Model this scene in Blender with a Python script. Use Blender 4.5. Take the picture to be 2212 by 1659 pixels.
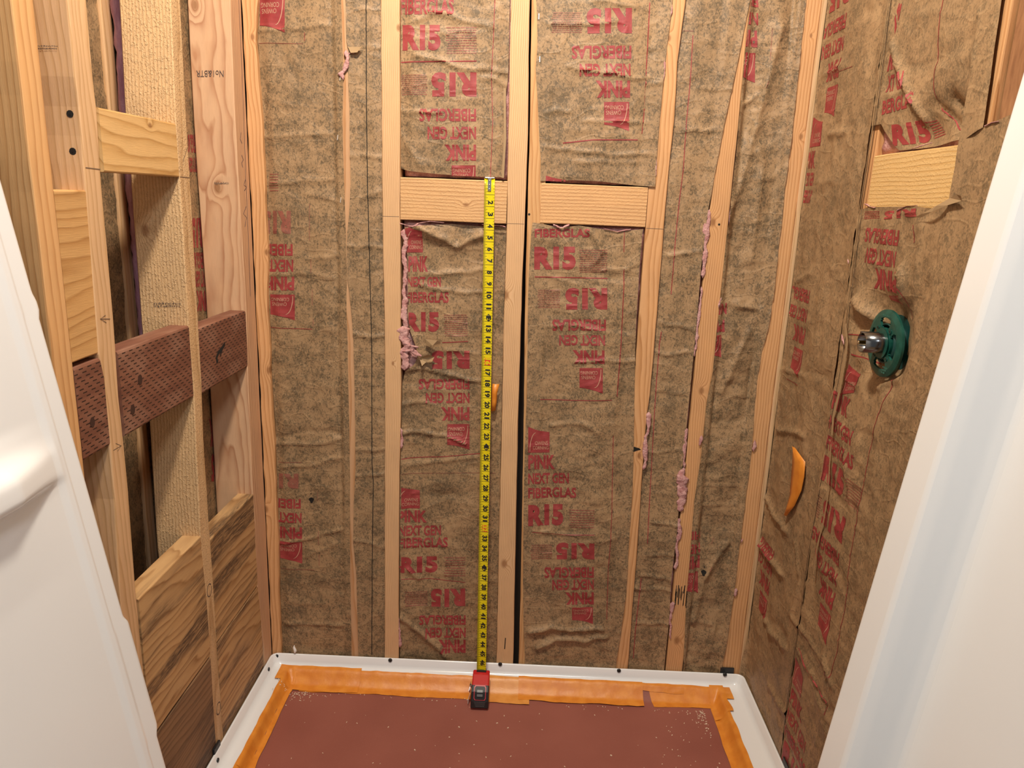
import bpy, bmesh, math, random
import numpy as np
from mathutils import Vector, Matrix

for o in list(bpy.data.objects):
    bpy.data.objects.remove(o, do_unlink=True)
SC = bpy.context.scene
COL = SC.collection
I = 0.0254                      # the place is measured in inches; z = 0 is the top of the back blocking
Z0 = 50.3                       # height of that mark above the subfloor


def W(x, y, z):
    return Vector((x * I, y * I, (z + Z0) * I))


# ------------------------------------------------------------------ camera
F_PX, PITCH, ROLL, YAW = 1612.3, 0.24196, 0.03629, -0.01638
CAM = np.array([3.577, -66.76, -1.667])
_F = np.array([math.sin(YAW) * math.cos(PITCH), math.cos(YAW) * math.cos(PITCH), -math.sin(PITCH)])
_R = np.array([math.cos(YAW), -math.sin(YAW), 0.0])
_U = np.cross(_R, _F)
_R, _U = math.cos(ROLL) * _R + math.sin(ROLL) * _U, -math.sin(ROLL) * _R + math.cos(ROLL) * _U
cd = bpy.data.cameras.new('camera')
cd.sensor_width = 36.0
cd.lens = F_PX * 36.0 / 2212.0
cd.clip_start = 0.01
cam = bpy.data.objects.new('camera', cd)
COL.objects.link(cam)
cam.matrix_world = Matrix(((_R[0], _U[0], -_F[0], CAM[0] * I), (_R[1], _U[1], -_F[1], CAM[1] * I),
                           (_R[2], _U[2], -_F[2], (CAM[2] + Z0) * I), (0, 0, 0, 1)))
SC.camera = cam

# ------------------------------------------------------------------ world, lights, exposure
wd = bpy.data.worlds.new('room_light')
wd.use_nodes = True
wd.node_tree.nodes['Background'].inputs[0].default_value = (0.95, 0.97, 1.0, 1)
wd.node_tree.nodes['Background'].inputs[1].default_value = 0.26
SC.world = wd


def lamp(name, loc, energy, color, size, target):
    l = bpy.data.lights.new(name, 'AREA')
    l.shape = 'DISK'
    l.size = size * I
    l.energy = energy
    l.color = color
    o = bpy.data.objects.new(name, l)
    COL.objects.link(o)
    o.location = W(*loc)
    d = W(*target) - W(*loc)
    o.rotation_euler = d.to_track_quat('-Z', 'Y').to_euler()
    return o


lamp('alcove_ceiling_light', (-2, -37, 43.5), 46, (1.0, 0.89, 0.74), 6, (3, -4, 2))
lamp('room_light', (12, -92, 38), 16, (0.90, 0.95, 1.0), 12, (2, -10, -15))
SC.view_settings.view_transform = 'Standard'
SC.view_settings.look = 'None'
SC.view_settings.gamma = 1.0
SC.view_settings.use_curve_mapping = False
SC.view_settings.exposure = -0.55


# ------------------------------------------------------------------ helpers: rays, planes, polylines
def ray(u, v):
    return _F + _R * (u - 1106.0) / F_PX - _U * (v - 829.5) / F_PX


XL, XR = -21.0, 26.95
XREAR = -26.6
# each wall plane: a runs to the right as seen from the room, b is height, h is how far it stands out into the room
PLANES = {
    'B': (1, 0.0, lambda a, b, h: (a, -h, b), lambda P: (P[0], P[2])),
    'R': (0, XR, lambda a, b, h: (XR - h, -a, b), lambda P: (-P[1], P[2])),
    'L': (0, XL, lambda a, b, h: (XL + h, a, b), lambda P: (P[1], P[2])),
    'K': (0, XREAR, lambda a, b, h: (XREAR + h, a, b), lambda P: (P[1], P[2])),
}


def at(plane, u, v, h=0.0):
    ax, val, to, fr = PLANES[plane]
    if plane == 'B': val = val - h
    elif plane == 'R': val = val - h
    else: val = val + h
    d = ray(u, v)
    t = (val - CAM[ax]) / d[ax]
    return fr(CAM + t * d)


def edge(plane, pts, h=0.0):
    """polyline of photo marks -> a as a function of b on that wall"""
    ab = sorted([at(plane, u, v, h)[::-1] for u, v in pts])
    bb = np.array([p[0] for p in ab]); aa = np.array([p[1] for p in ab])
    return lambda b: np.interp(b, bb, aa)


def const(c):
    return lambda b: np.zeros_like(np.asarray(b, float)) + c


def vnoise(x, y, seed=0):
    x = np.asarray(x, float); y = np.asarray(y, float)
    ix, iy = np.floor(x), np.floor(y)
    fx, fy = x - ix, y - iy
    fx, fy = fx * fx * (3 - 2 * fx), fy * fy * (3 - 2 * fy)

    def hsh(i, j):
        s = np.sin(i * 127.1 + j * 311.7 + seed * 74.7) * 43758.5453
        return s - np.floor(s)
    return ((hsh(ix, iy) * (1 - fx) + hsh(ix + 1, iy) * fx) * (1 - fy) +
            (hsh(ix, iy + 1) * (1 - fx) + hsh(ix + 1, iy + 1) * fx) * fy) * 2 - 1


def fbm(x, y, seed=0, n=3):
    s, a = 0, 1.0
    for k in range(n):
        s = s + a * vnoise(x * 2 ** k, y * 2 ** k, seed + k * 13); a *= 0.5
    return s


def sstep(x, e0, e1):
    t = np.clip((x - e0) / (e1 - e0), 0, 1)
    return t * t * (3 - 2 * t)


# ------------------------------------------------------------------ helpers: objects
def put(o, parent=None, label=None, cat=None, group=None, kind=None):
    COL.objects.link(o)
    if parent is not None: o.parent = parent
    if label: o['label'] = label
    if cat: o['category'] = cat
    if group: o['group'] = group
    if kind: o['kind'] = kind
    return o


def mesh_obj(name, verts, faces, mat, parent=None, smooth=True, **kw):
    """verts in inches; the object's origin sits at the base of its own vertices (parts share their parent's)"""
    V = np.array([tuple(W(*p)) for p in verts], float)
    if parent is None:
        org = np.array([V[:, 0].mean(), V[:, 1].mean(), V[:, 2].min()])
    else:
        p = parent; org = np.zeros(3)
        while p is not None:
            org += np.array(p.location); p = p.parent
    me = bpy.data.meshes.new(name)
    me.from_pydata((V - org).tolist(), [], faces)
    me.update()
    if smooth:
        me.polygons.foreach_set('use_smooth', [True] * len(me.polygons))
    me.materials.append(mat)
    o = bpy.data.objects.new(name, me)
    if parent is None: o.location = org
    return put(o, parent, **kw)


def root(name, loc, **kw):
    o = bpy.data.objects.new(name, None)
    o.empty_display_size = 0.05
    o.location = W(*loc)
    return put(o, **kw)


def box_data(x0, x1, y0, y1, z0, z1):
    v = [(x, y, z) for z in (z0, z1) for y in (y0, y1) for x in (x0, x1)]
    f = [(0, 2, 3, 1), (4, 5, 7, 6), (0, 1, 5, 4), (2, 6, 7, 3), (0, 4, 6, 2), (1, 3, 7, 5)]
    return v, f


def join_data(parts):
    V, F = [], []
    for v, f in parts:
        n = len(V); V += list(v); F += [tuple(i + n for i in q) for q in f]
    return V, F


def bevel(o, w, seg=2):
    m = o.modifiers.new('bevel', 'BEVEL'); m.width = w * I; m.segments = seg; m.limit_method = 'ANGLE'
    m.angle_limit = math.radians(40)
    return o


# ------------------------------------------------------------------ materials
class NT:
    def __init__(s, name):
        s.m = bpy.data.materials.new(name); s.m.use_nodes = True
        s.t = s.m.node_tree; s.t.nodes.clear()
        s.out = s.t.nodes.new('ShaderNodeOutputMaterial')
        s.b = s.t.nodes.new('ShaderNodeBsdfPrincipled')
        s.t.links.new(s.b.outputs[0], s.out.inputs[0])

    def set(s, sock, v):
        if isinstance(v, bpy.types.NodeSocket): s.t.links.new(v, sock)
        elif isinstance(v, (tuple, list)) and len(v) == 3 and sock.type == 'RGBA': sock.default_value = (*v, 1)
        else: sock.default_value = v

    def p(s, **kw):
        for k, v in kw.items(): s.set(s.b.inputs[k.replace('_', ' ')], v)
        return s.m

    def geo(s): return s.t.nodes.new('ShaderNodeNewGeometry').outputs['Position']
    def obj(s): return s.t.nodes.new('ShaderNodeTexCoord').outputs['Object']
    def rnd(s): return s.t.nodes.new('ShaderNodeObjectInfo').outputs['Random']

    def math(s, op, a, b=0.0, c=0.0, clamp=False):
        n = s.t.nodes.new('ShaderNodeMath'); n.operation = op; n.use_clamp = clamp
        s.set(n.inputs[0], a); s.set(n.inputs[1], b); s.set(n.inputs[2], c)
        return n.outputs[0]

    def vmath(s, op, a, b=(0, 0, 0)):
        n = s.t.nodes.new('ShaderNodeVectorMath'); n.operation = op
        s.set(n.inputs[0], a); s.set(n.inputs[1], b)
        return n.outputs['Value'] if op in ('LENGTH', 'DISTANCE', 'DOT_PRODUCT') else n.outputs[0]

    def sep(s, v):
        n = s.t.nodes.new('ShaderNodeSeparateXYZ'); s.set(n.inputs[0], v); return n.outputs

    def comb(s, x, y, z):
        n = s.t.nodes.new('ShaderNodeCombineXYZ')
        for i, q in enumerate((x, y, z)): s.set(n.inputs[i], q)
        return n.outputs[0]

    def noise(s, vec, scale, detail=2.0, rough=0.5, dist=0.0):
        n = s.t.nodes.new('ShaderNodeTexNoise')
        s.set(n.inputs['Vector'], vec); n.inputs['Scale'].default_value = scale
        n.inputs['Detail'].default_value = detail; n.inputs['Roughness'].default_value = rough
        n.inputs['Distortion'].default_value = dist
        return n.outputs[0]

    def mix(s, f, a, b, mode='MIX'):
        n = s.t.nodes.new('ShaderNodeMix'); n.data_type = 'RGBA'; n.blend_type = mode
        s.set(n.inputs[0], f); s.set(n.inputs[6], a); s.set(n.inputs[7], b)
        return n.outputs[2]

    def rng(s, v, a, b, c=0.0, d=1.0):
        n = s.t.nodes.new('ShaderNodeMapRange'); n.clamp = True
        s.set(n.inputs[0], v)
        for i, q in enumerate((a, b, c, d)): s.set(n.inputs[i + 1], q)
        return n.outputs[0]

    def bump(s, h, strength=0.3, dist=0.001):
        n = s.t.nodes.new('ShaderNodeBump'); n.inputs['Strength'].default_value = strength
        n.inputs['Distance'].default_value = dist; s.set(n.inputs['Height'], h)
        s.set(s.b.inputs['Normal'], n.outputs[0])


def plain(name, col, rough=0.6, metal=0.0, **kw):
    n = NT(name)
    return n.p(Base_Color=col, Roughness=rough, Metallic=metal, **kw)


def mottle(n, P, amount):
    """asphalt bleeding through the kraft paper: dark fibrous flecks, thicker in some places than in others"""
    q = n.vmath('MULTIPLY', P, (1.0, 1.0, 0.8))
    warp = n.noise(q, 38, 3, 0.6)
    fl = n.noise(q, 190, 5, 0.62, 1.2)
    big = n.noise(q, 11, 3, 0.6)
    th = n.rng(big, 0.28, 0.70, 0.59, 0.46)
    th = n.math('ADD', th, n.math('MULTIPLY', n.math('SUBTRACT', warp, 0.5), -0.35))
    d = n.rng(n.math('SUBTRACT', fl, th), -0.09, 0.11, 0, 0.88)
    # hair-thin wandering fibres
    l1 = n.rng(n.math('ABSOLUTE', n.math('SUBTRACT', n.noise(q, 170, 2, 0.5, 1.5), 0.5)), 0.0, 0.022, 1, 0)
    l2 = n.rng(n.math('ABSOLUTE', n.math('SUBTRACT', n.noise(n.vmath('ADD', q, (3.1, 1.7, 5.2)), 260, 2, 0.5, 1.5), 0.5)), 0.0, 0.03, 1, 0)
    mk = n.rng(n.math('ADD', big, n.math('SUBTRACT', warp, 0.5)), 0.40, 0.58, 0.15, 0.9)
    ln = n.math('MULTIPLY', n.math('MAXIMUM', l1, n.math('MULTIPLY', l2, 0.75)), mk)
    return n.math('MULTIPLY', n.math('MAXIMUM', d, ln), amount, clamp=True)


def kraft(name, base=(0.36, 0.23, 0.12), dark=(0.06, 0.049, 0.03), amount=0.86):
    n = NT(name)
    P = n.geo()
    big = n.noise(P, 5, 3, 0.55)
    fib = n.noise(n.vmath('MULTIPLY', P, (1.0, 1.0, 0.22)), 300, 3, 0.6)
    c = n.mix(n.rng(big, 0.3, 0.7), tuple(x * 0.86 for x in base), tuple(x * 1.1 for x in base))
    c = n.mix(n.rng(fib, 0.35, 0.7, 0, 0.3), c, tuple(x * 1.35 for x in base))
    c = n.mix(mottle(n, P, amount), c, dark)
    wv = n.noise(P, 9, 2, 0.5)
    Pw = n.vmath('ADD', P, n.vmath('MULTIPLY', n.comb(wv, wv, wv), (0.05, 0.05, 0.05)))
    r1 = n.math('ABSOLUTE', n.math('SUBTRACT', n.noise(n.vmath('MULTIPLY', Pw, (1, 1, 2.0)), 13, 1, 0.5), 0.5))
    r2 = n.math('ABSOLUTE', n.math('SUBTRACT', n.noise(n.vmath('MULTIPLY', Pw, (1, 1, 1.3)), 55, 2, 0.5), 0.5))
    cr = n.math('ADD', n.math('MULTIPLY', n.rng(r1, 0.0, 0.05, 1, 0), 1.0), n.math('MULTIPLY', n.rng(r2, 0.0, 0.1, 1, 0), 0.12))
    n.bump(n.math('ADD', cr, n.math('MULTIPLY', n.noise(P, 170, 3, 0.6), 0.6)), 0.3, 0.0016)
    return n.p(Base_Color=c, Roughness=0.55, **{'Specular_IOR_Level': 0.35})


def wood(name, axis, base, late, spacing=0.17, off=(1.6, 2.4), wob=0.35, rough_sawn=0.0, knots=(), seed=0.0,
         stain=None, contrast=1.0, gloss=0.6):
    """3-D growth rings around a pith outside the board, wandering along the grain, knots as bent rings"""
    n = NT(name)
    P = n.vmath('SCALE', n.obj()) if False else n.obj()
    rn = n.rnd()
    Pi = n.vmath('MULTIPLY', P, (1 / I, 1 / I, 1 / I))
    x, y, z = n.sep(Pi)
    c1, c2, al = {'Z': (x, y, z), 'X': (z, y, x), 'Y': (z, x, y)}[axis]
    sh = n.math('MULTIPLY', rn, 37.0)
    al_s = n.math('ADD', al, n.math('ADD', sh, seed))
    low = n.noise(n.comb(n.math('MULTIPLY', c1, 0.22), n.math('MULTIPLY', c2, 0.22), n.math('MULTIPLY', al_s, 0.05)), 1.0, 2, 0.5)
    mid = n.noise(n.comb(n.math('MULTIPLY', c1, 0.9), n.math('MULTIPLY', c2, 0.9), n.math('MULTIPLY', al_s, 0.22)), 1.0, 2, 0.5)
    a1 = n.math('ADD', c1, off[0]); a2 = n.math('ADD', c2, off[1])
    r = n.math('SQRT', n.math('ADD', n.math('MULTIPLY', a1, a1), n.math('MULTIPLY', a2, a2)))
    r = n.math('ADD', r, n.math('MULTIPLY', n.math('SUBTRACT', low, 0.5), wob * 4))
    r = n.math('ADD', r, n.math('MULTIPLY', n.math('SUBTRACT', mid, 0.5), wob * 0.7))
    kmask = None
    for (k1, ka, kr) in knots:        # position across, along (inches from the base), radius
        dk = n.math('SUBTRACT', c1, k1); da = n.math('MULTIPLY', n.math('SUBTRACT', al, ka), 0.62)
        d = n.math('SQRT', n.math('ADD', n.math('MULTIPLY', dk, dk), n.math('MULTIPLY', da, da)))
        e = n.math('POWER', 2.718, n.math('MULTIPLY', n.math('MULTIPLY', d, d), -0.7 / (kr * kr)))
        r = n.math('ADD', r, n.math('MULTIPLY', e, kr * 1.4))
        mk = n.rng(d, kr * 0.75, kr * 0.3)
        kmask = mk if kmask is None else n.math('MAXIMUM', kmask, mk)
    fr = n.math('FRACT', n.math('DIVIDE', r, spacing))
    ring = n.math('POWER', fr, 3.2)
    tail = n.rng(fr, 0.0, 0.12, 1.0, 0.0)
    ring = n.math('MAXIMUM', ring, n.math('MULTIPLY', tail, 0.9))
    fib = n.noise(n.comb(n.math('MULTIPLY', c1, 22), n.math('MULTIPLY', c2, 22), n.math('MULTIPLY', al_s, 1.1)), 1.0, 3, 0.6)
    blot = n.noise(n.comb(n.math('MULTIPLY', c1, 0.8), n.math('MULTIPLY', c2, 0.8), n.math('MULTIPLY', al_s, 0.3)), 1.0, 3, 0.55)
    c = n.mix(n.math('MULTIPLY', ring, 0.92 * contrast, clamp=True), base, late)
    c = n.mix(n.rng(fib, 0.35, 0.75, 0, 0.28), c, tuple(q * 0.62 for q in base))
    c = n.mix(n.rng(blot, 0.35, 0.7, 0, 0.35), c, tuple(min(1, q * g) for q, g in zip(base, (1.12, 1.06, 0.95))))
    if stain:
        sn = n.noise(n.comb(n.math('MULTIPLY', c1, 0.45), n.math('MULTIPLY', c2, 0.4), n.math('MULTIPLY', al_s, 0.035)), 1.0, 3, 0.6)
        sp = n.noise(n.comb(n.math('MULTIPLY', c1, 9), n.math('MULTIPLY', c2, 9), n.math('MULTIPLY', al_s, 0.9)), 1.0, 2, 0.6)
        f = n.math('MULTIPLY', n.rng(sn, 0.47, 0.58), n.rng(sp, 0.35, 0.6, 0.35, 0.95))
        c = n.mix(f, c, stain)
    if kmask is not None:
        c = n.mix(n.math('MULTIPLY', kmask, 0.75), c, (0.26, 0.11, 0.04))
    h = n.math('ADD', n.math('MULTIPLY', ring, -0.35), n.math('MULTIPLY', fib, 0.6))
    if rough_sawn:
        saw = n.noise(n.comb(n.math('MULTIPLY', c1, 7), n.math('MULTIPLY', c2, 7), n.math('MULTIPLY', al, 5)), 1.0, 3, 0.65)
        fur = n.rng(saw, 0.5, 0.7)
        h = n.math('ADD', h, n.math('MULTIPLY', fur, 1.6 * rough_sawn))
    n.bump(h, 0.35 + 0.3 * rough_sawn, 0.0012)
    return n.p(Base_Color=c, Roughness=gloss, **{'Specular_IOR_Level': 0.3})


M = {}
M['kraft'] = kraft('kraft_paper')
M['kraft_thin'] = kraft('kraft_paper_loose', amount=0.68)
M['kraft_edge'] = plain('kraft_torn_edge', (0.36, 0.24, 0.125), 0.8)
# red print soaked into the paper
n = NT('red_print'); P = n.geo()
c = n.mix(n.rng(n.noise(P, 40, 3), 0.35, 0.7), (0.28, 0.028, 0.032), (0.37, 0.06, 0.056))
c = n.mix(n.math('MULTIPLY', mottle(n, P, 0.6), 0.55), c, (0.13, 0.03, 0.024))
M['print'] = n.p(Base_Color=c, Roughness=0.55)
n = NT('faint_red_print'); P = n.geo()
c = n.mix(n.rng(n.noise(P, 40, 3), 0.35, 0.7), (0.29, 0.085, 0.06), (0.34, 0.125, 0.08))
c = n.mix(mottle(n, P, 0.6), c, (0.11, 0.06, 0.04))
M['print_faint'] = n.p(Base_Color=c, Roughness=0.55)
M['print_light'] = plain('print_reversed_out', (0.50, 0.29, 0.19), 0.6)
n = NT('pink_fiberglass'); P = n.geo()
c = n.mix(n.rng(n.noise(P, 90, 4, 0.65), 0.35, 0.7), (0.50, 0.23, 0.22), (0.74, 0.46, 0.43))
n.bump(n.noise(P, 220, 4, 0.7), 0.8, 0.004)
M['pink'] = n.p(Base_Color=c, Roughness=0.95, **{'Specular_IOR_Level': 0.1})
n = NT('mauve_fiberglass'); P = n.geo()
c = n.mix(n.rng(n.noise(n.vmath('MULTIPLY', P, (1, 1, 0.2)), 120, 4, 0.65), 0.35, 0.7), (0.36, 0.17, 0.23), (0.55, 0.33, 0.40))
n.bump(n.noise(P, 220, 4, 0.7), 0.6, 0.003)
M['mauve'] = n.p(Base_Color=c, Roughness=0.9)
FIR = (0.68, 0.38, 0.18); FIRL = (0.42, 0.185, 0.06)
PALE = (0.70, 0.45, 0.25); PALEL = (0.48, 0.27, 0.11)
PINKW = (0.66, 0.415, 0.25); PINKL = (0.40, 0.175, 0.085)
M['fir'] = wood('fir_stud', 'Z', FIR, FIRL)
M['sheathing'] = plain('dark_sheathing', (0.05, 0.035, 0.025), 0.9)
M['black'] = plain('black_plastic', (0.012, 0.012, 0.014), 0.45)
M['hole'] = plain('dark_hole', (0.01, 0.008, 0.006), 0.9)
M['pen'] = plain('blue_pen', (0.03, 0.035, 0.09), 0.6)
M['pencil'] = plain('pencil_line', (0.17, 0.11, 0.07), 0.7)
M['stamp'] = plain('mill_stamp_ink', (0.10, 0.07, 0.06), 0.7)
M['stamp_faint'] = plain('faint_mill_stamp_ink', (0.30, 0.20, 0.12), 0.7)
M['steel'] = plain('bright_steel', (0.75, 0.75, 0.74), 0.25, 1.0)
M['screw_dark'] = plain('dark_screw', (0.045, 0.048, 0.05), 0.45, 0.7)
M['staple'] = plain('staple_wire', (0.80, 0.78, 0.74), 0.35, 0.6)


# ------------------------------------------------------------------ lettering: flat glyph outlines laid onto a surface
_glyph = {}


def glyphs(txt, bold=0.02):
    key = (txt, bold)
    if key not in _glyph:
        cu = bpy.data.curves.new('lettering', 'FONT')
        cu.body = txt; cu.size = 1.0; cu.offset = bold; cu.resolution_u = 3
        o = bpy.data.objects.new('lettering', cu); COL.objects.link(o)
        dg = bpy.context.evaluated_depsgraph_get(); dg.update()
        me = bpy.data.meshes.new_from_object(o.evaluated_get(dg))
        v = np.array([q.co[:2] for q in me.vertices]); f = [tuple(p.vertices) for p in me.polygons]
        bpy.data.objects.remove(o, do_unlink=True); bpy.data.curves.remove(cu); bpy.data.meshes.remove(me)
        mn, mx = v.min(0), v.max(0)
        _glyph[key] = ((v - mn) / (mx - mn), f)
    return _glyph[key]


def quad_map(v, q):
    """unit square -> quad (bl, br, tr, tl)"""
    q = np.array(q, float); s, t = v[:, :1], v[:, 1:2]
    return (1 - s) * (1 - t) * q[0] + s * (1 - t) * q[1] + s * t * q[2] + (1 - s) * t * q[3]


def dice(v2, faces, step, keep=None):
    """cut flat faces along a grid so that they can follow a wrinkled sheet; drop what falls outside keep(a, b)"""
    bm = bmesh.new()
    vs = [bm.verts.new((p[0], p[1], 0)) for p in v2]
    for f in faces:
        try: bm.faces.new([vs[i] for i in f])
        except ValueError: pass
    mn, mx = np.min(v2, 0), np.max(v2, 0)
    for ax in (0, 1):
        k = math.ceil(mn[ax] / step) * step
        while k < mx[ax]:
            co = [0, 0, 0]; no = [0, 0, 0]; co[ax] = k; no[ax] = 1
            bmesh.ops.bisect_plane(bm, geom=bm.verts[:] + bm.edges[:] + bm.faces[:], plane_co=co, plane_no=no, dist=1e-5)
            k += step
    if keep is not None and len(bm.faces):
        ctr = np.array([f.calc_center_median()[:2] for f in bm.faces])
        ok = keep(ctr[:, 0], ctr[:, 1])
        bmesh.ops.delete(bm, geom=[f for f, k in zip(list(bm.faces), ok) if not k], context='FACES')
    bm.verts.ensure_lookup_table(); bm.verts.index_update()
    V = np.array([p.co[:2] for p in bm.verts]) if len(bm.verts) else np.zeros((0, 2))
    Fc = [tuple(q.index for q in f.verts) for f in bm.faces]
    bm.free()
    return V, Fc


# ------------------------------------------------------------------ lumber
def lumber(name, plane, lo, hi, t0, t1, depth, mat, axis='b', h0=0.0, r=0.09, step=1.5, parent=None, warp=0.02, seed=0, **kw):
    """a sawn board: front face between lo and hi (inches across) from t0 to t1, eased edges, a little out of true"""
    to = PLANES[plane][2]
    lo = const(lo) if isinstance(lo, (int, float)) else lo
    hi = const(hi) if isinstance(hi, (int, float)) else hi
    T = np.linspace(t0, t1, max(2, int(abs(t1 - t0) / step) + 1))
    V, Fc = [], []
    cs = [(1, 0), (0.7, 0.3), (0.3, 0.7), (0, 1)]
    for k, t in enumerate(T):
        l, g = float(lo(t)), float(hi(t))
        l += warp * float(vnoise(t * 0.8, seed, 3)); g += warp * float(vnoise(t * 0.8, seed, 9))
        f, bk = h0 + warp * 0.5 * float(vnoise(t * 0.3, seed, 5)), h0 - depth
        ring = []
        for i, j in [(0.0, 1.0), (0.29, 0.29), (1.0, 0.0)]: ring.append((l + r * i, f - r * j))       # front-left
        for i, j in [(1.0, 0.0), (0.29, 0.29), (0.0, 1.0)]: ring.append((g - r * i, f - r * j))       # front-right
        for i, j in [(0.0, 1.0), (1.0, 0.0)]: ring.append((g - r * i, bk + r * j))
        for i, j in [(1.0, 0.0), (0.0, 1.0)]: ring.append((l + r * i, bk + r * j))
        for c, h in ring:
            V.append(to(c, t, h) if axis == 'b' else to(t, c, h))
    N = 10
    for k in range(len(T) - 1):
        for i in range(N):
            q = (k * N + i, k * N + (i + 1) % N, (k + 1) * N + (i + 1) % N, (k + 1) * N + i)
            Fc.append(q if axis == 'b' else q[::-1])
    e0 = tuple(range(N)); e1 = tuple((len(T) - 1) * N + i for i in range(N))
    Fc += [e0[::-1], e1] if axis == 'b' else [e0, e1[::-1]]
    o = mesh_obj(name, V, Fc, mat, parent, smooth=False, **kw)
    return o


def straighten(f, b0, b1, k=1.0):
    """a board's measured edge, beyond the marks it runs on straight"""
    m = (float(f(b0)), float(f(b1)))
    def g(b):
        b = np.asarray(b, float)
        return np.where(b > b1, m[1], np.where(b < b0, m[0], f(b)))
    return g


# ------------------------------------------------------------------ paper sheets with print
class Sheet:
    def __init__(s, name, label, plane, left, right, top, bot, hL=0.05, hM=-0.4, hR=0.05, tw=0.18, amp=0.10, creases=(),
                 nrand=10, seed=1, res=0.17, mat='kraft', bay=None, pink=True, extra=None, cat='insulation', group=None, crand=0.09, over=()):
        s.plane, s.to = plane, PLANES[plane][2]
        mk = lambda e: const(e) if isinstance(e, (int, float)) else (edge(plane, e) if isinstance(e, (list, tuple)) else e)
        s.left, s.right = mk(left), mk(right)
        def mkb(e):
            if isinstance(e, (int, float)): return const(e)
            ab = sorted(at(plane, u, v) for u, v in e)
            return lambda a, A=[p[0] for p in ab], B=[p[1] for p in ab]: np.interp(a, A, B)
        s.top, s.bot = mkb(top), mkb(bot)
        s.p = (hL, hM, hR, tw, amp); s.seed = seed; s.extra = extra; s.over = over
        rg = random.Random(seed)
        s.cr = []
        for c in creases:
            pts, am, w = c if isinstance(c[0], (list, tuple)) and isinstance(c[0][0], (list, tuple)) else (c, 0.14, 0.16)
            s.cr.append((np.array([at(plane, u, v) for u, v in pts]), am * 1.35, w * 0.85))
        zb, zt = float(np.min(s.bot(np.array([s.left(0), s.right(0)])))), min(16.0, float(np.max(s.top(np.array([s.left(0), s.right(0)])))))
        for k in range(nrand):
            b = rg.uniform(zb, zt); L, R = float(s.left(b)), float(s.right(b)); w = R - L
            a0 = rg.uniform(L, L + 0.7 * w); ln = rg.uniform(0.15, 0.6) * w; sl = rg.uniform(-0.25, 0.25)
            pts = np.array([(a0 + ln * q, b + sl * ln * q + 0.25 * rg.uniform(-1, 1)) for q in (0, 0.3, 0.65, 1)])
            s.cr.append((pts, rg.choice((-1, 1)) * rg.uniform(0.4, 1.0) * crand, rg.uniform(0.13, 0.4)))
        # surface
        bc = np.array([float(s.left(-20)), float(s.right(-20))])
        nb = max(3, int((float(np.mean(s.top(bc))) - float(np.mean(s.bot(bc)))) / res))
        na = max(3, int(abs(bc[1] - bc[0]) / res))
        T, S = np.meshgrid(np.linspace(0, 1, nb + 1), np.linspace(0, 1, na + 1), indexing='ij')
        bg = -20 * np.ones_like(T)
        for _ in range(3):
            a = s.left(bg) * (1 - S) + s.right(bg) * S
            bg = s.bot(a) * (1 - T) + s.top(a) * T
        a = s.left(bg) * (1 - S) + s.right(bg) * S
        h = s.H(a, bg)
        x, y, z = s.to(a, bg, h)
        x = np.broadcast_to(x, a.shape); y = np.broadcast_to(y, a.shape); z = np.broadcast_to(z, a.shape)
        V = np.stack([x, y, z], -1).reshape(-1, 3)
        idx = np.arange((nb + 1) * (na + 1)).reshape(nb + 1, na + 1)
        Fc = np.stack([idx[:-1, :-1], idx[:-1, 1:], idx[1:, 1:], idx[1:, :-1]], -1).reshape(-1, 4).tolist()
        am, bm_ = float(np.mean(bc)), float(np.min(bg))
        s.root = root(name, s.to(am, bm_, 0.0), label=label, cat=cat, group=group)
        s.obj = mesh_obj('paper_facing', V, Fc, M[mat], s.root)
        s.zr = (bm_, float(np.max(bg)))
        if pink and bay: s.slab(*bay)

    def slab(s, a0, a1, b0, b1, front=-0.35):
        na, nb = max(4, int((a1 - a0) / 0.45)), max(4, int((b1 - b0) / 0.45))
        Bq, A = np.meshgrid(np.linspace(b0, b1, nb + 1), np.linspace(a0, a1, na + 1), indexing='ij')
        e = np.minimum(np.minimum(A - a0, a1 - A), np.minimum(Bq - b0, b1 - Bq))
        h = s.H(A, Bq) + front + 0.18 * fbm(A * 1.3, Bq * 1.3, s.seed + 40) - 0.25 * np.exp(-e * 3)
        P = [s.to(x, y, z) for x, y, z in zip(A.ravel(), Bq.ravel(), h.ravel())]
        bk = [s.to(x, y, -3.3) for x, y in zip(A.ravel(), Bq.ravel())]
        n = len(P); idx = np.arange(n).reshape(nb + 1, na + 1)
        Fc = np.stack([idx[:-1, :-1], idx[:-1, 1:], idx[1:, 1:], idx[1:, :-1]], -1).reshape(-1, 4).tolist()
        ringi = list(idx[0, :]) + list(idx[1:, -1]) + list(idx[-1, -2::-1]) + list(idx[-2:0:-1, 0])
        for i in range(len(ringi)):
            p, q = int(ringi[i]), int(ringi[(i + 1) % len(ringi)])
            Fc.append((q, p, p + n, q + n))
        mesh_obj('fiberglass', P + bk, Fc, M['pink'], s.root)

    def S(s, a, b):
        L, R = s.left(b), s.right(b)
        return (a - L) / (R - L), R - L

    def H(s, a, b):
        hL, hM, hR, tw, amp = s.p
        a = np.asarray(a, float); b = np.asarray(b, float)
        q, w = s.S(a, b)
        h = hM + (hL - hM) * (1 - sstep(q, 0, tw)) + (hR - hM) * sstep(q, 1 - tw, 1)
        edgef = sstep(q, 0, 0.1) * sstep(1 - q, 0, 0.1)
        h = h + amp * (0.25 + 0.75 * edgef) * fbm(a * 0.28, b * 0.16, s.seed, 3)
        h = h + amp * 0.32 * fbm(a * 0.9 + 5, b * 1.2, s.seed + 7, 2)
        rid = 1 - np.abs(vnoise(a * 0.35 + 2 * vnoise(a * 0.2, b * 0.2, s.seed), b * 0.9, s.seed + 21))
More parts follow.
